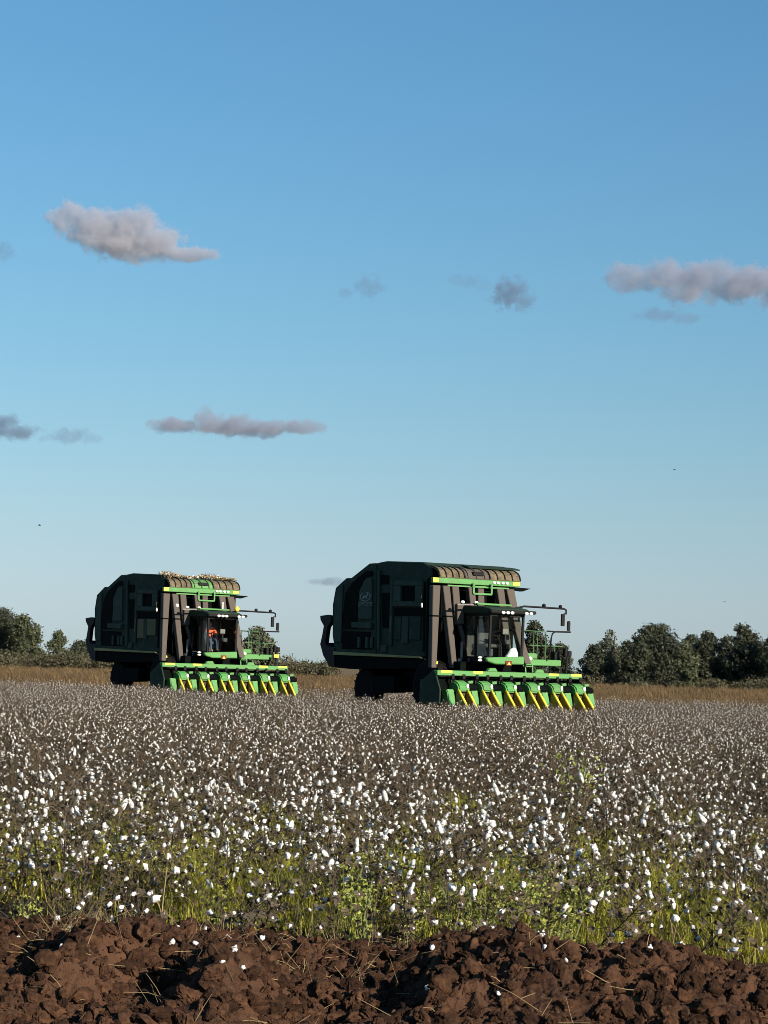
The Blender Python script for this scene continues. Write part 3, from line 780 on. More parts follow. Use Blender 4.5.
# right line
tree(596, 640, 36, 235, 'dark bushy tree at the left end of the right hand row', 'leaf_dark', 5200, seed=9)
tree(611, 629, 30, 245, 'thin airy grey tree near the left end of the right hand row', 'leaf_grey', 1500, seed=10)
tree(656, 623, 74, 238, 'widest tallest tree in the right hand row with dense dark crown', 'leaf_dark', 10500, seed=11)
tree(638, 634, 40, 232, 'rounded dark tree in front of the widest right hand tree', 'leaf_dark', 5000, seed=21)
tree(686, 640, 34, 230, 'lower olive tree just right of the widest tree', 'leaf_mid', 4200, seed=12)
tree(708, 631, 44, 242, 'medium dark tree in the middle of the right hand row', 'leaf_dark', 6200, seed=13)
tree(747, 624, 52, 240, 'large dark tree second from the right edge', 'leaf_dark', 8000, seed=14)
tree(728, 636, 36, 246, 'dark narrower tree between the two taller ones near the right edge', 'leaf_dark', 5000, seed=71)
tree(628, 640, 44, 250, 'dark tree standing behind and left of the widest tree', 'leaf_dark', 5000, seed=72)
tree(690, 634, 40, 252, 'dark tree rising behind the lower olive tree', 'leaf_dark', 5000, seed=73)
tree(775, 629, 46, 236, 'dark tree cut off by the right edge of the photo', 'leaf_dark', 6000, seed=15)
for px, yt, w, lab in ((590, 655, 34, 'low dark bush at the foot of the left end of the right hand row'), (622, 652, 36, 'low dark bush between the airy grey tree and the widest tree'), (693, 650, 36, 'low dark bush right of the widest tree'),
                       (727, 648, 34, 'low dark bush between the two large trees near the right edge'), (765, 645, 36, 'low dark bush at the foot of the rightmost tree'), (668, 645, 50, 'low dark bush under the right side of the widest tree')):
    tree(px, yt, w, 246, lab, 'leaf_dark', 2600, seed=61, cat='bush', name='bush', lobes_n=10)
# undergrowth along the tree line reads as one mass
r2 = np.random.default_rng(8); lobes = []
def brush(x0, x1, y0, D, n, jit=3):
    for i in range(n):
        px = r2.uniform(x0, x1); p = at(px, y0 + r2.uniform(-jit, jit), D + r2.uniform(-8, 8)); h = max(p.z, .5); w = r2.uniform(.7, 1.6)
        lobes.append((p.x, p.y, h * .5, w, w, h * .5))
brush(-25, 112, 654, 232, 70, 5.5)
brush(284, 336, 663, 236, 26, 3)
brush(225, 290, 655, 230, 20, 3)
brush(520, 600, 676, 236, 30, 4)
brush(595, 800, 680, 236, 70, 3)
bm_ = bpy.data.objects.new('undergrowth', crown_mesh('undergrowth', r2, lobes, 60000, 0.13, M['shrub'], .3)); COL.objects.link(bm_)
tag(bm_, 'brownish green scrub and brush along the foot of the trees', 'undergrowth', kind='stuff')

# ------------------------------------------------------------------ cotton harvesters
def wheel(root, name, u, v, z, r, w, side):
    mb = MB(); hw = w / 2
    mb.lathe_v((u, v, z), [(r*.52, -hw), (r*.80, -hw*1.02), (r*.95, -hw*.86), (r, -hw*.4), (r, hw*.4), (r*.95, hw*.86), (r*.80, hw*1.02), (r*.52, hw)], 36)
    for k in range(18):
        for s_ in (-1, 1):
            a = 2 * math.pi * (k + (0.5 if s_ > 0 else 0)) / 18; a2 = a + 0.22
            p = (u + (r+.005)*math.cos(a), v + s_ * hw * .9, z + (r+.005)*math.sin(a)); q = (u + (r+.015)*math.cos(a2), v + s_*.02, z + (r+.015)*math.sin(a2))
            mb.bar(p, q, 0.05, 0.05, up=(math.cos(a), 0, math.sin(a)))
    o = mb.build(name, M['rubber'], root)
    sgn = side; mb = MB(); mb.lathe_v((u, v, z), [(r*.515, sgn*(hw+.012)), (r*.47, sgn*(hw+.02)), (r*.42, sgn*hw*.5), (r*.2, sgn*hw*.45), (r*.18, sgn*hw*.75)], 28)
    mb.build('rim', M['rubber'], o)  # rim in tyre black instead of yellow, shade put into its colour
    return o

def harvester(idx, label, logo, cloth_bag):
    P = PICKERS[idx]
    root = empty('cotton_harvester', P['o'], P['th']); tag(root, label, 'cotton harvester', 'cotton harvesters in the field')
    # ---- module chamber
    rear = [(-7.42, 2.02), (-7.72, 2.75), (-7.78, 3.95), (-7.58, 4.6), (-6.78, 4.95), (-6.39, 4.95), (-5.04, 5.46), (-4.47, 5.47), (-4.30, 2.02)]
    front = [(-4.24, 2.02), (-4.41, 5.47), (-3.74, 5.52), (-1.15, 5.42), (-0.56, 5.24), (-0.47, 4.92), (-0.85, 4.75), (-0.80, 2.02)]
    gate = MB().prism_v(rear, -1.75, 1.75).build('rear_gate', M['body'], root, bevel=0.03)
    tag(gate, 'rear half of the shaded green chamber with sloped top')
    ch = MB().prism_v(front, -1.75, 1.75).build('module_chamber', M['body'], root, bevel=0.03)
    MB().prism_v([(-4.36, 2.03), (-4.52, 5.40), (-4.30, 5.40), (-4.14, 2.03)], -1.70, 1.70).build('gate_seam', M['deep'], root)
    for s_ in (-1, 1):
        f = lambda uz, t0, t1, nm, mt, par, bv=0.0: MB().prism_v(uz, s_ * (1.75 + t0), s_ * (1.75 + t1)).build(nm, M[mt], par, bevel=bv)
        # rear gate relief: dark arch, raised panel with emblem, ledge, rear column
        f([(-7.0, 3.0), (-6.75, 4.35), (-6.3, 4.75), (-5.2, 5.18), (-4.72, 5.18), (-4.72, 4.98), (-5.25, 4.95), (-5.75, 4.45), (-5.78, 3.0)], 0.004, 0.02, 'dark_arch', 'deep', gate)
        f([(-5.66, 3.38), (-5.62, 4.40), (-5.22, 4.88), (-4.70, 4.90), (-4.62, 3.38)], 0.004, 0.06, 'raised_panel', 'body2', gate, 0.02)
        f([(-6.05, 3.06), (-6.05, 3.28), (-4.60, 3.24), (-4.60, 3.02)], 0.004, 0.12, 'ledge', 'body2', gate, 0.02)
        f([(-7.45, 2.5), (-7.58, 3.6), (-7.44, 4.5), (-6.95, 4.72), (-6.95, 2.5)], 0.004, 0.05, 'corner_panel', 'body2', gate, 0.02)
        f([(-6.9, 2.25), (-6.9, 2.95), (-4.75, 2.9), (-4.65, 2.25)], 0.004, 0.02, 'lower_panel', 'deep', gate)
        for uu in (-5.6, -5.0, -4.65): MB().box((uu, s_*1.756, 2.3), (uu + .16, s_*1.84, 2.72)).build('hinge_block', M['body2'], gate, bevel=.015)
        # front chamber relief; near-black plates carry the shade of its openings and recess
        f([(-4.12, 2.25), (-4.28, 5.2), (-4.13, 5.2), (-3.97, 2.25)], 0.004, 0.09, 'seam_post', 'body2', ch, 0.02)
        f([(-4.08, 4.66), (-4.10, 5.02), (-3.50, 5.0), (-3.50, 4.66)], 0.004, 0.02, 'vent_opening', 'deep', ch)
        f([(-3.86, 3.05), (-3.98, 4.35), (-3.34, 4.35), (-3.24, 3.05)], 0.004, 0.02, 'side_slot', 'deep', ch)
        f([(-3.28, 2.4), (-3.28, 4.75), (-3.12, 4.75), (-3.10, 2.4)], 0.004, 0.08, 'post', 'body2', ch, 0.02)
        # framed side window: four bars round a dark opening
        fr = MB()
        for uz in ([(-3.03, 3.84), (-3.03, 4.03), (-0.98, 4.0), (-0.98, 3.82)], [(-3.03, 4.60), (-3.03, 4.79), (-0.98, 4.74), (-0.98, 4.56)],
                   [(-3.03, 4.035), (-3.03, 4.595), (-2.5, 4.585), (-2.5, 4.03)], [(-1.45, 4.01), (-1.45, 4.565), (-0.98, 4.555), (-0.98, 4.005)]):
            fr.prism_v(uz, s_*1.754, s_*1.86)
        fw = fr.build('side_window_frame', M['body2'], ch, bevel=.012)
        f([(-2.5, 4.0), (-2.5, 4.6), (-1.44, 4.58), (-1.44, 4.0)], 0.003, 0.03, 'window_mesh', 'deep', fw)
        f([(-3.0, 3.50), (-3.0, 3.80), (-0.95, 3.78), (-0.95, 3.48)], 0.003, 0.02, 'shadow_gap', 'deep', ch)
        if idx == 1 and s_ < 0:
            f([(-2.95, 2.62), (-2.95, 3.47), (-2.30, 3.47), (-2.30, 2.62)], 0.004, 0.07, 'service_door', 'panelyellow', ch, 0.02)
            f([(-1.95, 2.74), (-1.95, 3.47), (-1.10, 3.47), (-1.10, 2.74)], 0.004, 0.07, 'service_door', 'panelyellow', ch, 0.02)
            f([(-2.25, 2.55), (-2.25, 3.47), (-2.0, 3.47), (-2.0, 2.55)], 0.004, 0.06, 'service_panel', 'body2', ch, 0.02)
        else:
            f([(-2.95, 2.62), (-2.95, 3.47), (-2.48, 3.47), (-2.48, 2.62)], 0.004, 0.05, 'service_door', 'body', ch, 0.02)
            f([(-2.40, 2.50), (-2.40, 3.47), (-1.95, 3.47), (-1.95, 2.50)], 0.004, 0.07, 'service_door', 'body2', ch, 0.02)
            f([(-1.88, 2.62), (-1.88, 3.47), (-1.10, 3.47), (-1.10, 2.62)], 0.004, 0.05, 'service_door', 'body', ch, 0.02)
        f([(-4.35 + .45, 2.17), (-4.35 + .45, 2.42), (-3.5, 2.42), (-3.5, 2.17)], 0.004, 0.06, 'bracket', 'body2', ch, 0.015)
        f([(-0.92, 2.2), (-1.0, 4.7), (-0.86, 4.7), (-0.82, 2.2)], 0.004, 0.03, 'recess_shade', 'deep', ch)
        # side rail and skirt
        f([(-7.46, 2.02), (-7.46, 2.15), (-1.02, 2.04), (-0.85, 1.97)], 0.0, 0.10, 'side_rail', 'stripe', root, 0.01)
        tag(root.children[-1], 'yellow rail along the bottom of the chamber') if False else None
        MB().ball((-0.93, s_*1.86, 3.86), 0.05, (1, .7, 1.9)).build('marker_lamp', M['lens'], ch, smooth=True)
        MB().bar((-3.1, s_*1.84, 3.5), (-3.16, s_*1.84, 2.9), .03, .03).build('strut_rod', M['grey'], ch)
    if logo:
        # round emblem of a leaping deer over a lettered bar
        em = MB()
        c0, c1 = -5.12, 4.22
        n = 28
        for k in range(n):
            if 5 < k < 9: continue
            a, b = 2*math.pi*k/n, 2*math.pi*(k+1)/n
            em.prism_v([(c0+.40*math.cos(a), c1+.185*math.sin(a)), (c0+.40*math.cos(b), c1+.185*math.sin(b)), (c0+.33*math.cos(b), c1+.15*math.sin(b)), (c0+.33*math.cos(a), c1+.15*math.sin(a))], -1.812, -1.824)
        deer = [(-.24, -.02), (-.10, .05), (.02, .03), (.12, .09), (.17, .14), (.2, .09), (.24, .06), (.16, .03), (.12, -.03), (.22, -.08), (.1, -.06), (-.02, -.035), (-.12, -.10), (-.14, -.05), (-.25, -.09)]
        em.prism_v([(c0 + a, c1 + b) for a, b in deer], -1.812, -1.826)
        em.build('emblem', M['emblem'], gate)
        cu = bpy.data.curves.new('lettering', 'FONT'); cu.body = 'JOHN DEERE'; cu.size = 0.19; cu.align_x = 'CENTER'; cu.extrude = 0.004; cu.offset = 0.0
        to = bpy.data.objects.new('lettering', cu); COL.objects.link(to)
        dg = bpy.context.evaluated_depsgraph_get(); me = bpy.data.meshes.new_from_object(to.evaluated_get(dg)); bpy.data.objects.remove(to)
        me.materials.clear(); me.materials.append(M['emblem'])
        lo = bpy.data.objects.new('lettering', me); COL.objects.link(lo); lo.parent = gate
        lo.matrix_local = Matrix.Translation((-1.822, 5.08, 3.885)) @ Matrix(((0, 0, -1, 0), (-1, 0, 0, 0), (0, 1, 0, 0), (0, 0, 0, 1)))
    # skirt, chassis, rear cradle
    sk = MB()
    for s_ in (-1, 1): sk.prism_v([(-7.42, 1.54), (-7.46, 2.02), (-0.9, 1.98), (-0.9, 1.62), (-6.2, 1.50)], s_*1.55, s_*1.74)
    sk.build('skirt', M['deep'], root)
    MB().box((-7.3, -1.5, 1.7), (-0.85, 1.5, 2.0)).build('floor_frame', M['black'], root)
    chs = MB()
    for s_ in (-1, 1): chs.bar((-6.6, s_*.65, 1.05), (1.2, s_*.65, 1.05), .22, .35)
    chs.bar((-5.4, -1.5, .85), (-5.4, 1.5, .85), .3, .3).bar((-.5, -2.2, 1.0), (-.5, 2.2, 1.0), .45, .45)
    chs.box((-6.7, -.9, .9), (-4.6, .9, 1.7)).box((-3.2, -1.2, .8), (-1.2, 1.2, 1.7)).box((-1.2, -1.3, .7), (.9, 1.3, 1.9)).bar((-4.4, -1.45, .95), (-3.0, -1.45, 1.0), .5, .6)
    chs.build('chassis', M['deep'], root)
    cr = MB()
    for s_ in (-1, 1):
        v = s_ * 1.70
        cr.prism_v([(-7.75, 3.30), (-7.75, 3.52), (-8.1, 3.56), (-8.70, 3.52), (-8.66, 3.36), (-8.3, 3.05), (-8.1, 3.05)], v-.09, v+.09)
        cr.prism_v([(-8.35, 3.25), (-8.50, 2.75), (-8.64, 2.42), (-8.36, 1.98), (-7.85, 1.57), (-7.44, 1.56), (-7.44, 2.28), (-8.02, 2.34), (-8.20, 2.46), (-8.12, 2.90), (-8.02, 3.20)], v-.085, v+.085)
    cr.bar((-8.6, -1.7, 3.45), (-8.6, 1.7, 3.45), .15, .15).bar((-8.55, -1.7, 2.4), (-8.55, 1.7, 2.4), .18, .18).bar((-8.0, -1.7, 1.78), (-8.0, 1.7, 1.78), .14, .14)
    cr.build('rear_cradle', M['black'], root, bevel=.02)
    # wheels
    for s_ in (-1, 1):
        wheel(root, 'front_wheel', -0.45, s_*1.62, 0.98, 0.98, 0.55, s_)
        wheel(root, 'rear_wheel', -5.42, s_*1.35, 0.80, 0.80, 0.50, s_)
    # ---- roof of the front accumulator
    prof = [(-0.04, 4.85), (-0.10, 5.0), (-0.22, 5.11), (-0.42, 5.19), (-0.75, 5.25), (-1.15, 5.29)]
    def curved(nm, mt, v0, v1, th=.03, off=0.0, p=prof):
        lo = [(u, z + off) for u, z in p]; hi = [(u + .4*th, z + off + th) for u, z in p]
        return MB().prism_v(lo + hi[::-1], v0, v1).build(nm, M[mt], root)
    sl = curved('roof_screen', 'screen', -1.72, -0.62)
    sm = curved('roof_screen', 'green' if idx == 1 else 'duct', -0.60, 0.38)
    sr = curved('roof_screen', 'screen', 0.40, 1.74)
    for par, vs_ in ((sl, (-1.70, -1.42, -1.14, -0.88, -0.66)), (sm, (-0.5, -.15, .2)), (sr, (.42, .74, 1.06, 1.38, 1.71))):
        for v in vs_:
            r_ = MB()
            for a, b in zip(prof, prof[1:]): r_.bar((a[0]+.03, v, a[1]+.035), (b[0]+.03, v, b[1]+.035), .035, .04)
            r_.build('rib', M['black'] if par is not sm else M['duct'], par)
        r_ = MB().bar((-.12, min(vs_), 5.06), (-.12, max(vs_), 5.06), .03, .03).build('rib', M['screen'], par)
    if idx == 0: curved('roof_lid', 'body', -0.25, 1.95, .035, .075, prof[3:] + [(-2.4, 5.29)])
    if idx == 1: curved('roof_lid', 'body', -1.76, -0.35, .035, .09, prof[4:] + [(-2.4, 5.31)])
    MB().box((-3.2, -1.72, 5.2), (-1.2, 1.72, 5.27)).build('roof_deck', M['body'], root)
    MB().prism_v([(-.9, 4.84), (-.85, 5.1), (-.5, 5.1), (-.08, 4.84)], -1.70, 1.70).build('roof_well', M['deep'], root)
    # opening in the middle roof
    MB().box((-.26, -.30, 4.98), (-.02, .16, 5.12)).build('roof_box', M['black'], root, bevel=.02)
    # ---- gantry beam across the front
    gb = MB().box((-0.10, -2.03, 4.65), (0.06, 1.66, 4.84)).build('gantry_beam', M['green'], root, bevel=.015)
    MB().box((0.062, -2.03, 4.68), (0.075, -1.80, 4.83)).build('yellow_marker', M['yellow'], gb)
    MB().box((0.062, 1.33, 4.70), (0.075, 1.62, 4.82)).build('yellow_marker', M['yellow'], gb)
    for v in (.54, .70, .90, 1.08): MB().ball((0.08, v, 4.76), .065, (.6, 1.1, .8)).build('work_light', M['lens'], gb, smooth=True)
    MB().prism_u([(1.2, 4.64), (1.2, 4.55), (1.75, 4.50), (2.10, 4.62)], -.12, .10).build('end_visor', M['deep'], gb)
    MB().bar((0.02, -1.4, 4.58), (0.02, 1.2, 4.58), .05, .05).build('lower_rail', M['green'], gb)
    fr = MB()
    for a, b in (((-.39, 4.72), (-.39, 4.33)), ((-.39, 4.33), (.37, 4.33)), ((.37, 4.33), (.37, 4.72)), ((-.39, 4.58), (.1, 4.58))):
        fr.bar((.16, a[0], a[1]), (.16, b[0], b[1]), .06, .06)
    fr.build('step_frame', M['green'], gb)
    MB().box((-.75, -1.72, 2.0), (-.4, 1.72, 4.83)).build('front_bulkhead', M['deep'], root)
    # ---- air ducts fanning down from the gantry to the row units
    def duct(a, b, w0, w1, m='duct', dep=.26):
        (u0, v0, z0), (u1, v1, z1) = a, b; n = 7; V_ = []
        for i in range(n):
            t = i / (n - 1); u = u0 + (u1-u0)*t; v = v0 + (v1-v0)*t; z = z0 + (z1-z0)*t; w = (w0 + (w1-w0)*t) / 2; dd = dep/2
            V_ += [(u-dd, v-w, z), (u+dd, v-w, z), (u+dd, v+w, z), (u-dd, v+w, z)]
        F_ = [(0, 1, 2, 3), tuple(4*(n-1)+k for k in (3, 2, 1, 0))] + [(4*i+k, 4*i+(k+1) % 4, 4*i+4+(k+1) % 4, 4*i+4+k) for i in range(n-1) for k in range(4)]
        return MB().poly(V_, F_).build('air_duct', M[m], root, bevel=.018)
    def band(par, u, v, z, w): MB().box((u-.16, v-w/2-.02, z-.025), (u+.16, v+w/2+.02, z+.025)).build('clamp_band', M['deep'], par)
    d = duct((0.0, -1.90, 4.56), (.35, -2.12, 1.65), .31, .20); band(d, .12, -1.968, 3.48, .28)
    d = duct((0.0, -1.50, 4.56), (.35, -1.26, 1.65), .29, .20); band(d, .12, -1.41, 3.48, .27)
    d = duct((0.0, -1.12, 4.56), (.10, -1.0, 3.2), .28, .28); 
    MB().box((.16, -1.14, 3.22), (.34, -.86, 3.95)).build('duct_box', M['duct'], root, bevel=.02)
    duct((0.2, -.96, 3.2), (.55, -.60, 1.65), .13, .16, dep=.15)
    duct((0.0, -.45, 4.56), (.02, -.30, 3.6), .26, .26); duct((0.0, -.05, 4.56), (.02, .0, 3.6), .26, .26)
    d = duct((0.0, .78, 4.56), (.3, 1.02, 2.4), .30, .22); band(d, .1, .87, 3.6, .27)
    d = duct((0.0, 1.20, 4.56), (.5, 1.62, 2.0), .33, .24); band(d, .1, 1.3, 3.6, .3)
    duct((.9, 1.0, 3.1), (1.45, 1.10, 1.9), .26, .26)
    MB().ball((.12, 1.27, 4.06), .05).build('tail_lamp', M['red'], root, smooth=True)
    if idx == 1: MB().ball((.17, -1.42, 4.06), .085).build('work_light', M['lens'], root, smooth=True)
    yr = MB().box((.25, -2.13, 1.78), (.4, -1.92, 1.88)).build('yellow_reflector', M['yellow'], root, bevel=.01)
    # ---- cab
    floor = [(.35, 1.98), (.35, 2.1), (1.85, 2.1), (1.98, 2.02), (1.85, 1.90), (.35, 1.90)]
    cab = MB().prism_v(floor, -.86, .60).build('cab', M['black'], root)
    po = MB()
    for a, b in (((1.95, -.80, 2.1), (1.98, -.80, 3.60)), ((1.95, .56, 2.1), (1.98, .56, 3.60)), ((.42, -.80, 2.1), (.42, -.80, 3.6)), ((.42, .56, 2.1), (.42, .56, 3.6)), ((1.15, -.82, 2.1), (1.12, -.82, 3.6)),
                 ((.42, -.80, 3.55), (1.95, -.80, 3.55)), ((.42, .56, 3.55), (1.95, .56, 3.55)), ((1.97, -.80, 3.56), (1.97, .56, 3.56))):
        po.bar(a, b, .075, .075)
    po.build('cab_frame', M['black'], cab)
    def pane(nm, V_): 
        c = sum((Vector(v) for v in V_), Vector()) / 4
        n_ = (Vector(V_[1]) - Vector(V_[0])).cross(Vector(V_[2]) - Vector(V_[0])).normalized() * .008
        MB().poly([Vector(v) - n_ for v in V_] + [Vector(v) + n_ for v in V_], [(0, 1, 2, 3), (7, 6, 5, 4), (0, 4, 5, 1), (1, 5, 6, 2), (2, 6, 7, 3), (3, 7, 4, 0)]).build(nm, M['glass'], cab)
    pane('windscreen', [(1.955, -.755, 2.12), (1.955, .515, 2.12), (1.975, .515, 3.52), (1.975, -.755, 3.52)])
    pane('side_window', [(1.905, -.80, 2.12), (1.20, -.82, 2.12), (1.17, -.82, 3.51), (1.935, -.80, 3.51)])
    pane('side_window', [(1.095, -.82, 2.12), (.465, -.80, 2.12), (.465, -.80, 3.51), (1.08, -.82, 3.51)])
    pane('side_window', [(1.905, .56, 2.12), (.465, .56, 2.12), (.465, .56, 3.51), (1.935, .56, 3.51)])
    MB().box((.30, -.78, 2.1), (.40, .54, 3.55)).build('rear_wall', M['interior'], cab)
    rf = MB().prism_v([(.25, 3.60), (.25, 3.90), (1.6, 3.86), (2.12, 3.78), (2.16, 3.64), (2.05, 3.60)], -.90, .70).build('cab_roof', M['body'], cab, bevel=.03)
    MB().prism_u([(-.92, 3.62), (-.92, 3.74), (.95, 3.74), (.98, 3.66), (.92, 3.62)], 1.95, 2.20).build('roof_visor', M['black'], rf, bevel=.02)
    MB().bar((.85, -.75, 3.95), (.85, .70, 3.94), .35, .07).build('roof_panel', M['green'], rf, bevel=.015)
    MB().bar((.8, -1.45, 3.90), (.8, -.72, 3.92), .05, .05).build('lamp_rail', M['grey'], rf)
    for v in (-1.26, -.70): MB().ball((.86, v, 3.99), .075, (.8, 1.1, .75)).build('work_light', M['lens'], rf, smooth=True)
    for v in (-.42, -.23, -.05, .55, .74): MB().ball((2.205, v, 3.645), .07, (.5, 1.15, .8)).build('work_light', M['lens'], rf, smooth=True)
    if idx == 1:
        b_ = MB().ball((1.7, .70, 3.98), .11, (1, 1, 1.15)).build('beacon', M['yellow'], rf, smooth=True)
        MB().bar((.9, .42, 3.95), (.9, .42, 4.22), .04, .04).ball((.9, .42, 4.22), .05).build('aerial', M['white'], rf)
    # cab interior
    st = MB().box((.62, -.42, 2.42), (1.12, .14, 2.56)).box((.52, -.42, 2.5), (.64, .14, 3.16)).box((.52, -.30, 3.18), (.62, .02, 3.36)).box((.72, -.28, 2.1), (1.0, 0.0, 2.42)).build('seat', M['interior'], cab, bevel=.04)
    sw = MB()
    ring = [(1.38 + .11*math.sin(a), -.14 + .19*math.cos(a), 2.86 + .155*math.sin(a)) for a in np.linspace(0, 2*math.pi, 17)]
    sw.tube(ring, .016, 6).tube([(1.72, -.14, 2.1), (1.66, -.14, 2.55), (1.38, -.14, 2.86)], .035, 8).bar((1.38, -.32, 2.86), (1.38, .04, 2.86), .03, .02)
    sw.build('steering_wheel', M['black'], cab)
    MB().box((1.0, .22, 2.55), (1.45, .42, 2.72)).bar((1.5, .16, 2.6), (1.55, .12, 2.95), .05, .05).build('console', M['interior'], cab, bevel=.02)
    MB().box((1.50, .0, 2.90), (1.56, .24, 3.10)).build('monitor', M['grey'], cab, bevel=.01)
    # bumper under the cab with a warning triangle
    bmp = MB().prism_u([(-1.02, 2.06), (.56, 2.14), (.58, 1.86), (-.6, 1.84), (-.95, 1.93)], 1.94, 2.12).build('cab_bumper', M['green'], root, bevel=.03)
    tri = MB().box((2.13, -.22, 1.81), (2.16, .02, 1.97)).build('warning_plate', M['red'], bmp)
    MB().prism_u([(-.17, 1.835), (-.03, 1.835), (-.1, 1.94)], 2.162, 2.175).build('warning_triangle', M['yellow'], tri)
    for z in (2.06, 1.96): MB().ball((2.0, -1.2, z), .07, (.6, 1.3, .6)).build('work_light', M['lens'], root, smooth=True)
    # ---- platform, handrails, mirrors on the far side
    pf = MB().box((.3, 1.05, 1.84), (1.3, 2.70, 2.06)).build('platform', M['green'], root, bevel=.02)
    MB().box((.5, 1.25, 2.07), (1.2, 1.75, 2.28)).build('tank', M['green'], pf, bevel=.05)
    MB().ball((1.36, 1.32, 2.08), .08).build('work_light', M['lens'], pf, smooth=True)
    hr = MB()
    for v in (1.68, 1.84, 2.20): hr.tube([(1.0, v, 2.06), (1.0, v, 3.06)], .016)
    hr.tube([(1.0, 1.2, 3.08), (1.0, 2.2, 3.06)], .016).tube([(1.0, 1.5, 2.56), (1.0, 2.95, 2.55)], .02).tube([(1.0, 2.6, 2.06), (1.0, 2.6, 2.56)], .02)
    hr.tube([(.35, 1.68, 2.06), (.35, 1.68, 3.06), (1.0, 1.68, 3.06)], .02)
    hr.build('handrail', M['rail'], pf)
    MB().box((.9, 2.48, 2.06), (1.2, 2.70, 2.36)).build('tool_box', M['black'], pf, bevel=.02)
    ma = MB().tube([(1.4, .55, 3.83), (1.5, .9, 3.92), (1.5, 2.62, 3.90), (1.5, 2.70, 3.86), (1.5, 2.70, 3.70)], .035).ball((1.5, 1.74, 3.98), .075).ball((1.5, 2.45, 3.97), .07).build('mirror_arm', M['black'], root)
    MB().box((1.46, 2.50, 3.28), (1.54, 2.64, 3.71)).bar((1.5, 2.58, 3.71), (1.5, 2.70, 3.78), .025, .025).build('mirror', M['black'], ma, bevel=.03)
    mp = MB().tube([(1.4, 2.10, 2.06), (1.5, 2.10, 2.85), (1.5, 2.14, 3.0), (1.5, 2.27, 3.07), (1.5, 2.92, 3.08)], .03).tube([(1.5, 1.9, 3.08), (1.5, 2.3, 3.07)], .025).build('mirror_arm', M['black'], root)
    MB().box((1.46, 2.76, 3.12), (1.54, 2.90, 3.47)).build('mirror', M['black'], mp, bevel=.03)
    # ---- picking header
    hb = MB().box((1.84, -2.97, 1.40), (2.10, 3.08, 1.58)).build('header_beam', M['green'], root, bevel=.02)
    for a, b in ((-2.84, -2.38), (-1.52, -1.13), (1.65, 2.06), (2.58, 3.02)):
        MB().box((2.104, a, 1.50), (2.112, b, 1.575)).build('yellow_decal', M['yellow'], hb)
    for c in (-.70, 1.27): MB().prism_u([(c-.22, 1.575), (c-.12, 1.70), (c+.12, 1.71), (c+.22, 1.575)], 1.9, 2.08).build('beam_hump', M['green'], hb, bevel=.02)
    MB().box((1.0, -2.90, .75), (1.80, 3.0, 1.34)).build('header_frame', M['deep'], root, bevel=.03)
    for s_, v in ((-1, -2.96), (1, 3.07)):
        MB().prism_v([(.95, .42), (2.3, .42), (2.32, .92), (2.05, 1.38), (1.8, 1.56), (1.0, 1.16)], v - .03, v + .03).build('end_panel', M['body'], root, bevel=.015)
    lp = MB().bar((1.5, 2.78, 1.58), (1.5, 2.80, 2.2), .08, .08).box((1.42, 2.66, 2.18), (1.58, 2.78, 2.48)).box((1.42, 2.80, 2.2), (1.58, 2.96, 2.40)).build('lamp_post', M['black'], root, bevel=.02)
    if idx == 1: MB().box((1.60, 2.62, 1.95), (1.66, 2.86, 2.08)).build('yellow_reflector', M['yellow'], lp)
    def shield(vc, par):
        m_ = MB()
        outline = [(-.17, .93), (.16, .93), (.17, .62), (.12, .44), (.02, .36), (-.10, .40), (-.16, .55)]
        V_ = [(1.95, vc + a, z) for a, z in outline] + [(2.25 + .18 * (1 - (a/.17)**2) + .25*(.95 - z), vc + a*.85, z) for a, z in outline]
        n = len(outline)
        m_.poly(V_, [tuple(range(n)), tuple(range(2*n-1, n-1, -1))] + [(i, (i+1) % n, n+(i+1) % n, n+i) for i in range(n)])
        return m_.build('divider_shield', M['green'], par, bevel=.03, segs=2)
    for i in range(6):
        vc = -2.02 + .978 * i
        hood = MB().prism_v([(1.75, .86), (1.75, 1.22), (2.06, 1.24), (2.30, 1.16), (2.43, 1.02), (2.43, .88), (2.2, .85)], vc - .27, vc + .19).build('row_unit', M['green'], root, bevel=.05, segs=2)
        MB().ball((2.42, vc + .09, 1.06), .075, (.35, .75, 1.15)).build('reflector', M['white'], hood, smooth=True)
        MB().box((2.0, vc - .24, .30), (2.36, vc + .16, .82)).build('throat', M['brown'], hood)
        for dv in (-.255, .115):
            sn = MB().tube([(2.38, vc+dv, .92), (2.66, vc+dv-.02, .70), (3.02, vc+dv-.05, .40), (3.24, vc+dv-.06, .18)], [.044, .046, .042, .024], 8).build('snout_rod', M['yellow'], hood, smooth=True)
            MB().prism_v([(2.30, .86), (2.66, .65), (2.98, .40), (3.10, .28), (2.9, .22), (2.30, .28)], vc+dv-.035, vc+dv+.005).build('snout_plate', M['ochre'], sn)
        for dv in (-.32, .12):
            MB().bar((1.96, vc+dv, 1.39), (2.0, vc+dv+.01, 1.15), .05, .05).bar((2.112, vc+dv, 1.46), (2.112, vc+dv, 1.30), .10, .03).build('hanger', M['black'], hood)
        MB().bar((2.08, vc+.30, 1.18), (2.08, vc+.50, 1.20), .1, .1).build('gearbox', M['green'], hood, bevel=.02)
        if i == 0: shield(vc - .50, hood)
        shield(vc + .46, hood)
        dm = MB()
        for k in range(3): dm.lathe_v((1.98 + .09*k, vc + .42, 1.03 - .02*k), [(.11, -.17), (.13, -.08), (.13, .08), (.11, .17)], 14)
        dm.build('drum', M['deep'], hood)
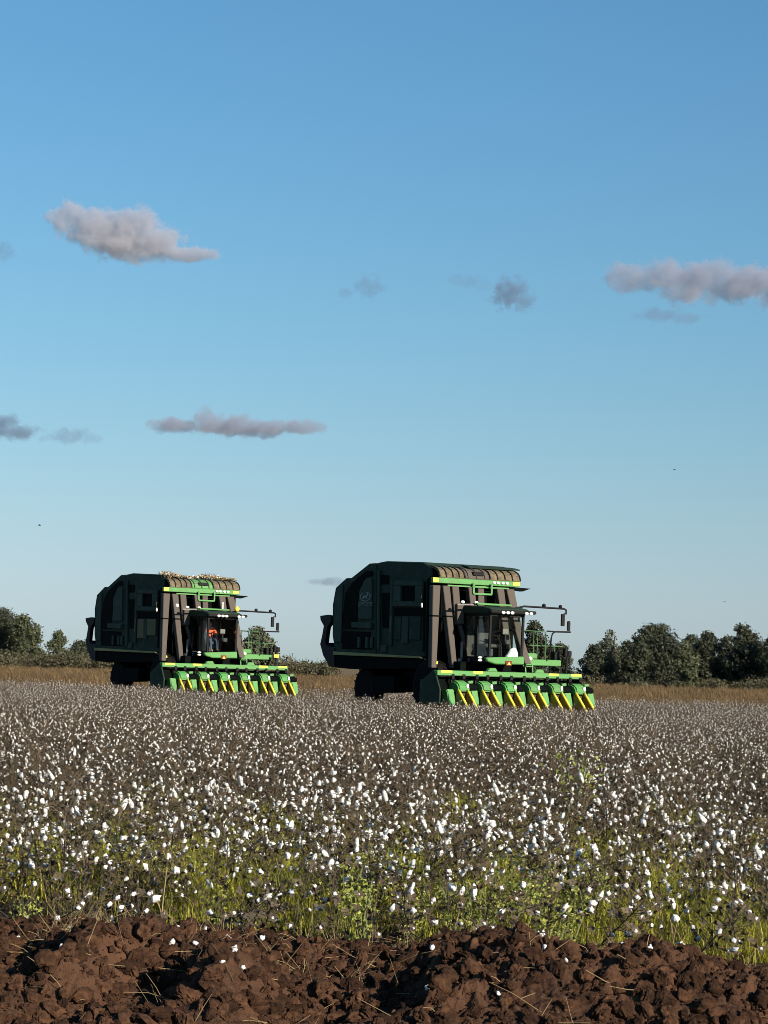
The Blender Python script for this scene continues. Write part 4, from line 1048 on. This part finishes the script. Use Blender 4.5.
    # ---- odds and ends visible between ducts and cab
    MB().tube([(.45, -1.05, 1.6), (.6, -1.08, 2.1), (.5, -1.02, 2.6)], .05).tube([(.5, -.75, 1.55), (.8, -.9, 2.0)], .04).build('hydraulic_hose', M['grey'], root)
    MB().bar((.38, -.98, 1.6), (.42, -1.06, 2.0), .09, .05).build('ram', M['white'], root)
    ld = MB()
    for v in (1.15, 1.45): ld.bar((1.5, v, .75), (1.25, v, 2.05), .04, .06)
    for k in range(4): ld.bar((1.5-.06*k-.03, 1.15, .9+.3*k), (1.5-.06*k-.03, 1.45, .9+.3*k), .2, .03)
    ld.build('ladder', M['green'], root)
    return root

h0 = harvester(0, 'nearer larger green cotton harvester on the right with pale round emblem on its dark side', True, True)
h1 = harvester(1, 'farther green cotton harvester on the left with an orange shirted driver and olive doors', False, False)

def from_machine(idx, p):
    P = PICKERS[idx]; c, s = math.cos(P['th']), math.sin(P['th']); x, y = p[1], -p[0]
    return Vector((P['o'][0] + c*x - s*y, P['o'][1] + s*x + c*y, P['o'][2] + p[2]))

# white cloth in the right cab
mb = MB(lambda p: Vector((p[1], -p[0], p[2])))
prof = [(.02, 2.11), (.12, 2.22), (.20, 2.36), (.31, 2.44), (.42, 2.45), (.49, 2.36), (.53, 2.11)]
n_ = len(prof); V_ = []
for k, (u, s_) in enumerate(((1.56, .75), (1.66, .97), (1.76, 1.0), (1.86, .80))):
    V_ += [(u + .02*math.sin(5*v + k), .28 + (v-.28)*s_, 2.11 + (z-2.11)*s_) for v, z in prof]
F_ = [tuple(range(n_)), tuple(range(4*n_-1, 3*n_-1, -1))] + [(r*n_+i, r*n_+(i+1) % n_, (r+1)*n_+(i+1) % n_, (r+1)*n_+i) for r in range(3) for i in range(n_)]
clo = mb.poly(V_, F_).build('cloth', M['cloth'], None, bevel=.02, segs=2)
clo.location = PICKERS[0]['o']; clo.rotation_euler = (0, 0, PICKERS[0]['th'])
tag(clo, 'crumpled white cloth behind the windscreen of the right harvester', 'cloth')

# piled trash and lint on the roof of the left harvester
g = Geo(); rnd = random.Random(9)
for i in range(1300):
    u, v = rnd.uniform(-1.3, -.45), rnd.uniform(-1.75, 1.8)
    if -.6 < v < .3 and rnd.random() < .7: continue
    z = 5.30 + .16 * rnd.random() * (1 + .5 * math.sin(3 * v))
    p = Vector((v, -u, z)); d = Vector((rnd.gauss(0, 1), rnd.gauss(0, 1), rnd.gauss(.3, .7))).normalized() * rnd.uniform(.02, .075); s_ = Vector((rnd.gauss(0, 1), rnd.gauss(0, 1), rnd.gauss(0, 1))).normalized() * rnd.uniform(.012, .03)
    g.add([p - d - s_, p - d + s_, p + d + s_, p + d - s_], [(0, 1, 2, 3)], 0 if rnd.random() < .8 else 1)
tr = g.obj('cotton_trash', [M['straw'], M['lint']]); tr.location = PICKERS[1]['o']; tr.rotation_euler = (0, 0, PICKERS[1]['th'])
tag(tr, 'tan cotton trash heaped on the roof of the left harvester', 'cotton trash', kind='stuff')

# ------------------------------------------------------------------ driver in the left cab (seated, hands on the wheel)
def skin_chain(name, verts, edges, radii, root_i, m, link_parent=None, sub=2):
    me = bpy.data.meshes.new(name); me.from_pydata(verts, edges, [])
    o = bpy.data.objects.new(name, me); COL.objects.link(o)
    md = o.modifiers.new('Skin', 'SKIN'); md.use_smooth_shade = True
    if not me.skin_vertices: me.attributes.new('skin', 'FLOAT', 'POINT')
    sv = me.skin_vertices[0].data
    for i, r in enumerate(radii):
        sv[i].radius = (r, r) if not isinstance(r, tuple) else r
        sv[i].use_root = (i == root_i)
    o.modifiers.new('Sub', 'SUBSURF').levels = sub; o.modifiers['Sub'].render_levels = sub
    dg = bpy.context.evaluated_depsgraph_get(); m2 = bpy.data.meshes.new_from_object(o.evaluated_get(dg))
    bpy.data.objects.remove(o); m2.materials.clear(); m2.materials.append(m)
    o = bpy.data.objects.new(name, m2); COL.objects.link(o)
    if link_parent: o.parent = link_parent
    return o
def driver(idx, label):
    tf = lambda p: tuple(T((p[0], p[1] - .14, p[2])))
    # pelvis, waist, chest, neck, head / arms / legs; u forward, v sideways
    J = dict(pel=(.80, 0, 2.66), waist=(.79, 0, 2.84), chest=(.80, 0, 3.06), neck=(.81, 0, 3.20), jaw=(.86, 0, 3.30), head=(.85, 0, 3.40),
             sl=(.80, -.19, 3.12), el=(.96, -.25, 2.90), wl=(1.24, -.17, 2.90), hl=(1.33, -.165, 2.92), sr=(.80, .19, 3.12), er=(.96, .25, 2.90), wr=(1.24, .17, 2.90), hr=(1.33, .165, 2.92),
             tl=(.86, -.10, 2.62), kl=(1.24, -.15, 2.62), al=(1.30, -.15, 2.20), fl=(1.46, -.15, 2.14), tr=(.86, .10, 2.62), kr=(1.24, .15, 2.62), ar=(1.30, .15, 2.20), fr=(1.46, .15, 2.14))
    R = dict(pel=.13, waist=.125, chest=.135, neck=.055, jaw=.072, head=.095, sl=.062, el=.046, wl=.031, hl=.036, sr=.062, er=.046, wr=.031, hr=.036, tl=.088, kl=.062, al=.042, fl=.045, tr=.088, kr=.062, ar=.042, fr=.045)
    k = list(J); E_ = [('pel', 'waist'), ('waist', 'chest'), ('chest', 'neck'), ('neck', 'jaw'), ('jaw', 'head'), ('chest', 'sl'), ('sl', 'el'), ('el', 'wl'), ('wl', 'hl'), ('chest', 'sr'), ('sr', 'er'), ('er', 'wr'), ('wr', 'hr'),
                       ('pel', 'tl'), ('tl', 'kl'), ('kl', 'al'), ('al', 'fl'), ('pel', 'tr'), ('tr', 'kr'), ('kr', 'ar'), ('ar', 'fr')]
    body = skin_chain('person', [tf(J[a]) for a in k], [(k.index(a), k.index(b)) for a, b in E_], [R[a] for a in k], 0, M['skin'])
    body.location = PICKERS[idx]['o']; body.rotation_euler = (0, 0, PICKERS[idx]['th'])
    tag(body, label, 'person')
    def cloth(nm, names, edges, grow, m):
        return skin_chain(nm, [tf(J[a]) for a in names], [(names.index(a), names.index(b)) for a, b in edges], [R[a] + grow for a in names], 0, m, body)
    cloth('shirt', ['pel', 'waist', 'chest', 'sl', 'el', 'sr', 'er'], [('pel', 'waist'), ('waist', 'chest'), ('chest', 'sl'), ('sl', 'el'), ('chest', 'sr'), ('sr', 'er')], .014, M['orange'])
    cloth('trousers', ['pel', 'tl', 'kl', 'al', 'tr', 'kr', 'ar'], [('pel', 'tl'), ('tl', 'kl'), ('kl', 'al'), ('pel', 'tr'), ('tr', 'kr'), ('kr', 'ar')], .012, M['jeans'])
    tm = lambda p: T((p[0], p[1] - .14, p[2]))
    MB(tm).ball((.83, 0, 3.425), .103, (1, .9, 1)).build('hair', M['hair'], body, smooth=True)
    MB(tm).ball((.945, 0, 3.36), .022, (1, .7, 1.1)).build('nose', M['skin'], body, smooth=True)
    for s_ in (-1, 1):
        MB(tm).ball((.935, s_*.034, 3.39), .012).build('eye', M['black'], body, smooth=True)
        MB(tm).ball((.85, s_*.092, 3.37), .026, (.8, .4, 1.2)).build('ear', M['skin'], body, smooth=True)
        for q in range(4):                              # fingers closed over the rim of the wheel
            z0 = 2.95 - .024 * q
            MB(tm).tube([(1.335, s_*(.165), z0), (1.395, s_*(.185), z0 + .006), (1.415, s_*(.165), z0 - .004), (1.40, s_*(.145), z0 - .008)], [.010, .009, .0085, .007], 6).build('finger', M['skin'], body, smooth=True)
        MB(tm).tube([(1.31, s_*.14, 2.935), (1.355, s_*.115, 2.95), (1.39, s_*.12, 2.955)], [.011, .010, .008], 6).build('thumb', M['skin'], body, smooth=True)
    return body
driver(1, 'driver in a bright orange shirt seated at the wheel of the left harvester')

# ------------------------------------------------------------------ birds
def bird(px, py, D, span, rz, flap, label):
    p = at(px, py, D); root = empty('bird', p, rz); tag(root, label, 'bird', 'birds in the sky')
    tb = lambda q: Vector(q)
    b = MB(tb).tube([(-span*.22, 0, 0), (-span*.12, 0, .01*span), (0, 0, .015*span), (span*.14, 0, .02*span), (span*.20, 0, .03*span), (span*.25, 0, .02*span)], [span*.01, span*.04, span*.06, span*.05, span*.035, span*.005], 8).build('body', M['hair'], root, smooth=True)
    for s_ in (-1, 1):
        MB(tb).poly([(span*.09, s_*.03*span, .03*span), (-span*.09, s_*.03*span, .03*span), (-span*.06, s_*.25*span, span*flap), (span*.06, s_*.25*span, span*flap*1.05), (-span*.05, s_*.5*span, span*flap*.5), (span*.01, s_*.5*span, span*flap*.55),
                     (span*.09, s_*.03*span, .045*span), (-span*.09, s_*.03*span, .04*span), (-span*.06, s_*.25*span, span*flap+.012*span), (span*.06, s_*.25*span, span*flap*1.05+.012*span), (-span*.05, s_*.5*span, span*flap*.5+.005*span), (span*.01, s_*.5*span, span*flap*.55+.005*span)],
                    [(0, 1, 2, 3), (3, 2, 4, 5), (9, 8, 7, 6), (11, 10, 8, 9), (0, 3, 9, 6), (3, 5, 11, 9), (1, 7, 8, 2), (2, 8, 10, 4), (4, 10, 11, 5), (0, 6, 7, 1)]).build('wing', M['hair'], root)
    MB(tb).poly([(-span*.2, -.02*span, 0), (-span*.2, .02*span, 0), (-span*.34, .06*span, 0), (-span*.34, -.06*span, 0), (-span*.27, 0, .012*span)], [(0, 1, 4), (1, 2, 4), (2, 3, 4), (3, 0, 4), (3, 2, 1, 0)]).build('tail', M['hair'], root)
bird(39.5, 525.5, 210, .62, .4, .16, 'dark bird flying above the trees at the left')
bird(674.5, 469.8, 240, .58, 2.6, .10, 'small dark bird high in the open sky on the right')
bird(724.5, 602, 260, .55, 2.2, .13, 'tiny bird flying just above the right hand row of trees')

# ------------------------------------------------------------------ clouds: small bodies of vapour far away, grey shade put into their colour
def cloud_material(blobs, dens, nscale, amp, sharp, seed, shade_tone):
    m = bpy.data.materials.new('cloud_vapour'); m.use_nodes = True
    nt = m.node_tree; N = nt.nodes; L = nt.links; N.remove(N['Principled BSDF'])
    tc = N.new('ShaderNodeTexCoord')
    def math_(op, a, b=None, clamp=False):
        n = N.new('ShaderNodeMath'); n.operation = op; n.use_clamp = clamp
        for k, v in ((0, a), (1, b)):
            if v is None: continue
            if isinstance(v, (int, float)): n.inputs[k].default_value = v
            else: L.new(v, n.inputs[k])
        return n.outputs[0]
    cur = None
    for (c, r) in blobs:
        s = N.new('ShaderNodeVectorMath'); s.operation = 'SUBTRACT'; L.new(tc.outputs['Object'], s.inputs[0]); s.inputs[1].default_value = c
        q = N.new('ShaderNodeVectorMath'); q.operation = 'DIVIDE'; L.new(s.outputs[0], q.inputs[0]); q.inputs[1].default_value = r
        ln = N.new('ShaderNodeVectorMath'); ln.operation = 'LENGTH'; L.new(q.outputs[0], ln.inputs[0])
        f = math_('SUBTRACT', 1.0, ln.outputs['Value'])
        cur = f if cur is None else math_('MAXIMUM', cur, f)
    nz = N.new('ShaderNodeTexNoise'); nz.noise_dimensions = '4D'; nz.inputs['W'].default_value = seed
    nz.inputs['Scale'].default_value = nscale; nz.inputs['Detail'].default_value = 9; nz.inputs['Roughness'].default_value = 0.68
    L.new(tc.outputs['Object'], nz.inputs['Vector'])
    nn = math_('MULTIPLY', math_('SUBTRACT', nz.outputs['Fac'], 0.52), amp)
    d = math_('MULTIPLY', math_('MULTIPLY', math_('ADD', cur, nn), sharp, True), dens)
    v = N.new('ShaderNodeVolumePrincipled'); v.inputs['Color'].default_value = (*shade_tone, 1); v.inputs['Anisotropy'].default_value = 0.3  # grey-blue vapour colour darkens the cloud in place of real shading
    L.new(d, v.inputs['Density'])
    L.new(v.outputs[0], N['Material Output'].inputs['Volume'])
    return m
def cloud(label, blobs_px, D, dens=.03, amp=2.9, sharp=4.5, seed=0.0, nscale=.03, shade_tone=(.36, .41, .54)):
    """blobs_px: (x, y, half width, half height) in photo pixels, turned into real bodies at distance D"""
    k = D / F_PX
    B = [(at(x, y, D), a * k, b * k) for x, y, a, b in blobs_px]
    o = sum((p for p, _, _ in B), Vector()) / len(B)
    blobs = [(tuple(p - o), (a * 1.22, max(a * .6, b) * 1.2, b * 1.25)) for p, a, b in B]
    lo = Vector([min(c[i] - r[i] * 1.25 for c, r in blobs) for i in range(3)]); hi = Vector([max(c[i] + r[i] * 1.25 for c, r in blobs) for i in range(3)])
    bm = bmesh.new(); bmesh.ops.create_cube(bm, size=1.0)
    for v in bm.verts: v.co = Vector((lo[i] + (hi[i] - lo[i]) * (v.co[i] + .5) for i in range(3)))
    me = bpy.data.meshes.new('cloud'); bm.to_mesh(me); bm.free(); me.materials.append(cloud_material(blobs, dens, nscale, amp, sharp, seed, shade_tone))
    c = bpy.data.objects.new('cloud', me); COL.objects.link(c); c.location = o
    tag(c, label, 'cloud', 'clouds in the sky')
cloud('long puffy cloud with pale top at the upper left', [(72, 218, 24, 14), (98, 226, 32, 17), (134, 226, 28, 16), (125, 240, 40, 18), (155, 243, 30, 15), (188, 254, 30, 6)], 4000, seed=1.3, amp=2.6, dens=.042, shade_tone=(.80, .80, .85))
cloud('flat streaky cloud with one bright puff above the left harvester', [(178, 424, 26, 6), (206, 420, 18, 10), (236, 427, 38, 8), (268, 428, 32, 7), (296, 428, 24, 6)], 4200, seed=4.1, amp=3.8, dens=.035, shade_tone=(.64, .65, .73))
cloud('long grey cloud cut off by the right edge', [(632, 275, 26, 12), (662, 275, 34, 13), (702, 279, 40, 15), (745, 283, 44, 16), (690, 294, 28, 10), (790, 287, 40, 18)], 4000, seed=7.7, amp=3.4, dens=.026, shade_tone=(.66, .67, .75))
cloud('ragged wisp hanging under the long right hand cloud', [(660, 315, 20, 6), (684, 318, 18, 5)], 4000, dens=.011, seed=8.8, nscale=.06, amp=4)
cloud('small round grey cloud right of the middle of the sky', [(510, 293, 17, 14), (520, 300, 14, 9)], 4000, dens=.022, seed=2.9, nscale=.06, amp=4)
cloud('faint thin wisp left of the small round cloud', [(466, 281, 18, 6), (480, 286, 12, 4)], 4000, dens=.006, seed=12.9, nscale=.06, amp=4)
cloud('tiny ragged cloud in the middle of the sky', [(369, 287, 14, 9), (346, 293, 9, 5)], 4000, dens=.013, seed=3.7, nscale=.07, amp=4.5)
cloud('small grey cloud cut off by the left edge above the harvesters', [(-4, 424, 24, 9), (12, 432, 26, 7)], 4200, dens=.022, seed=5.2, nscale=.05, amp=3.5)
cloud('low faint wisp left of the streaky cloud', [(70, 436, 20, 7), (90, 438, 12, 4)], 4200, dens=.010, seed=6.6, nscale=.06, amp=4)
cloud('tiny scrap of cloud at the left edge beside the puffy cloud', [(-2, 252, 14, 8)], 4000, dens=.014, seed=9.4, nscale=.06, amp=4)
cloud('flat faint cloud low behind the rear of the right harvester', [(330, 582, 20, 4)], 6000, dens=.010, seed=10.4)
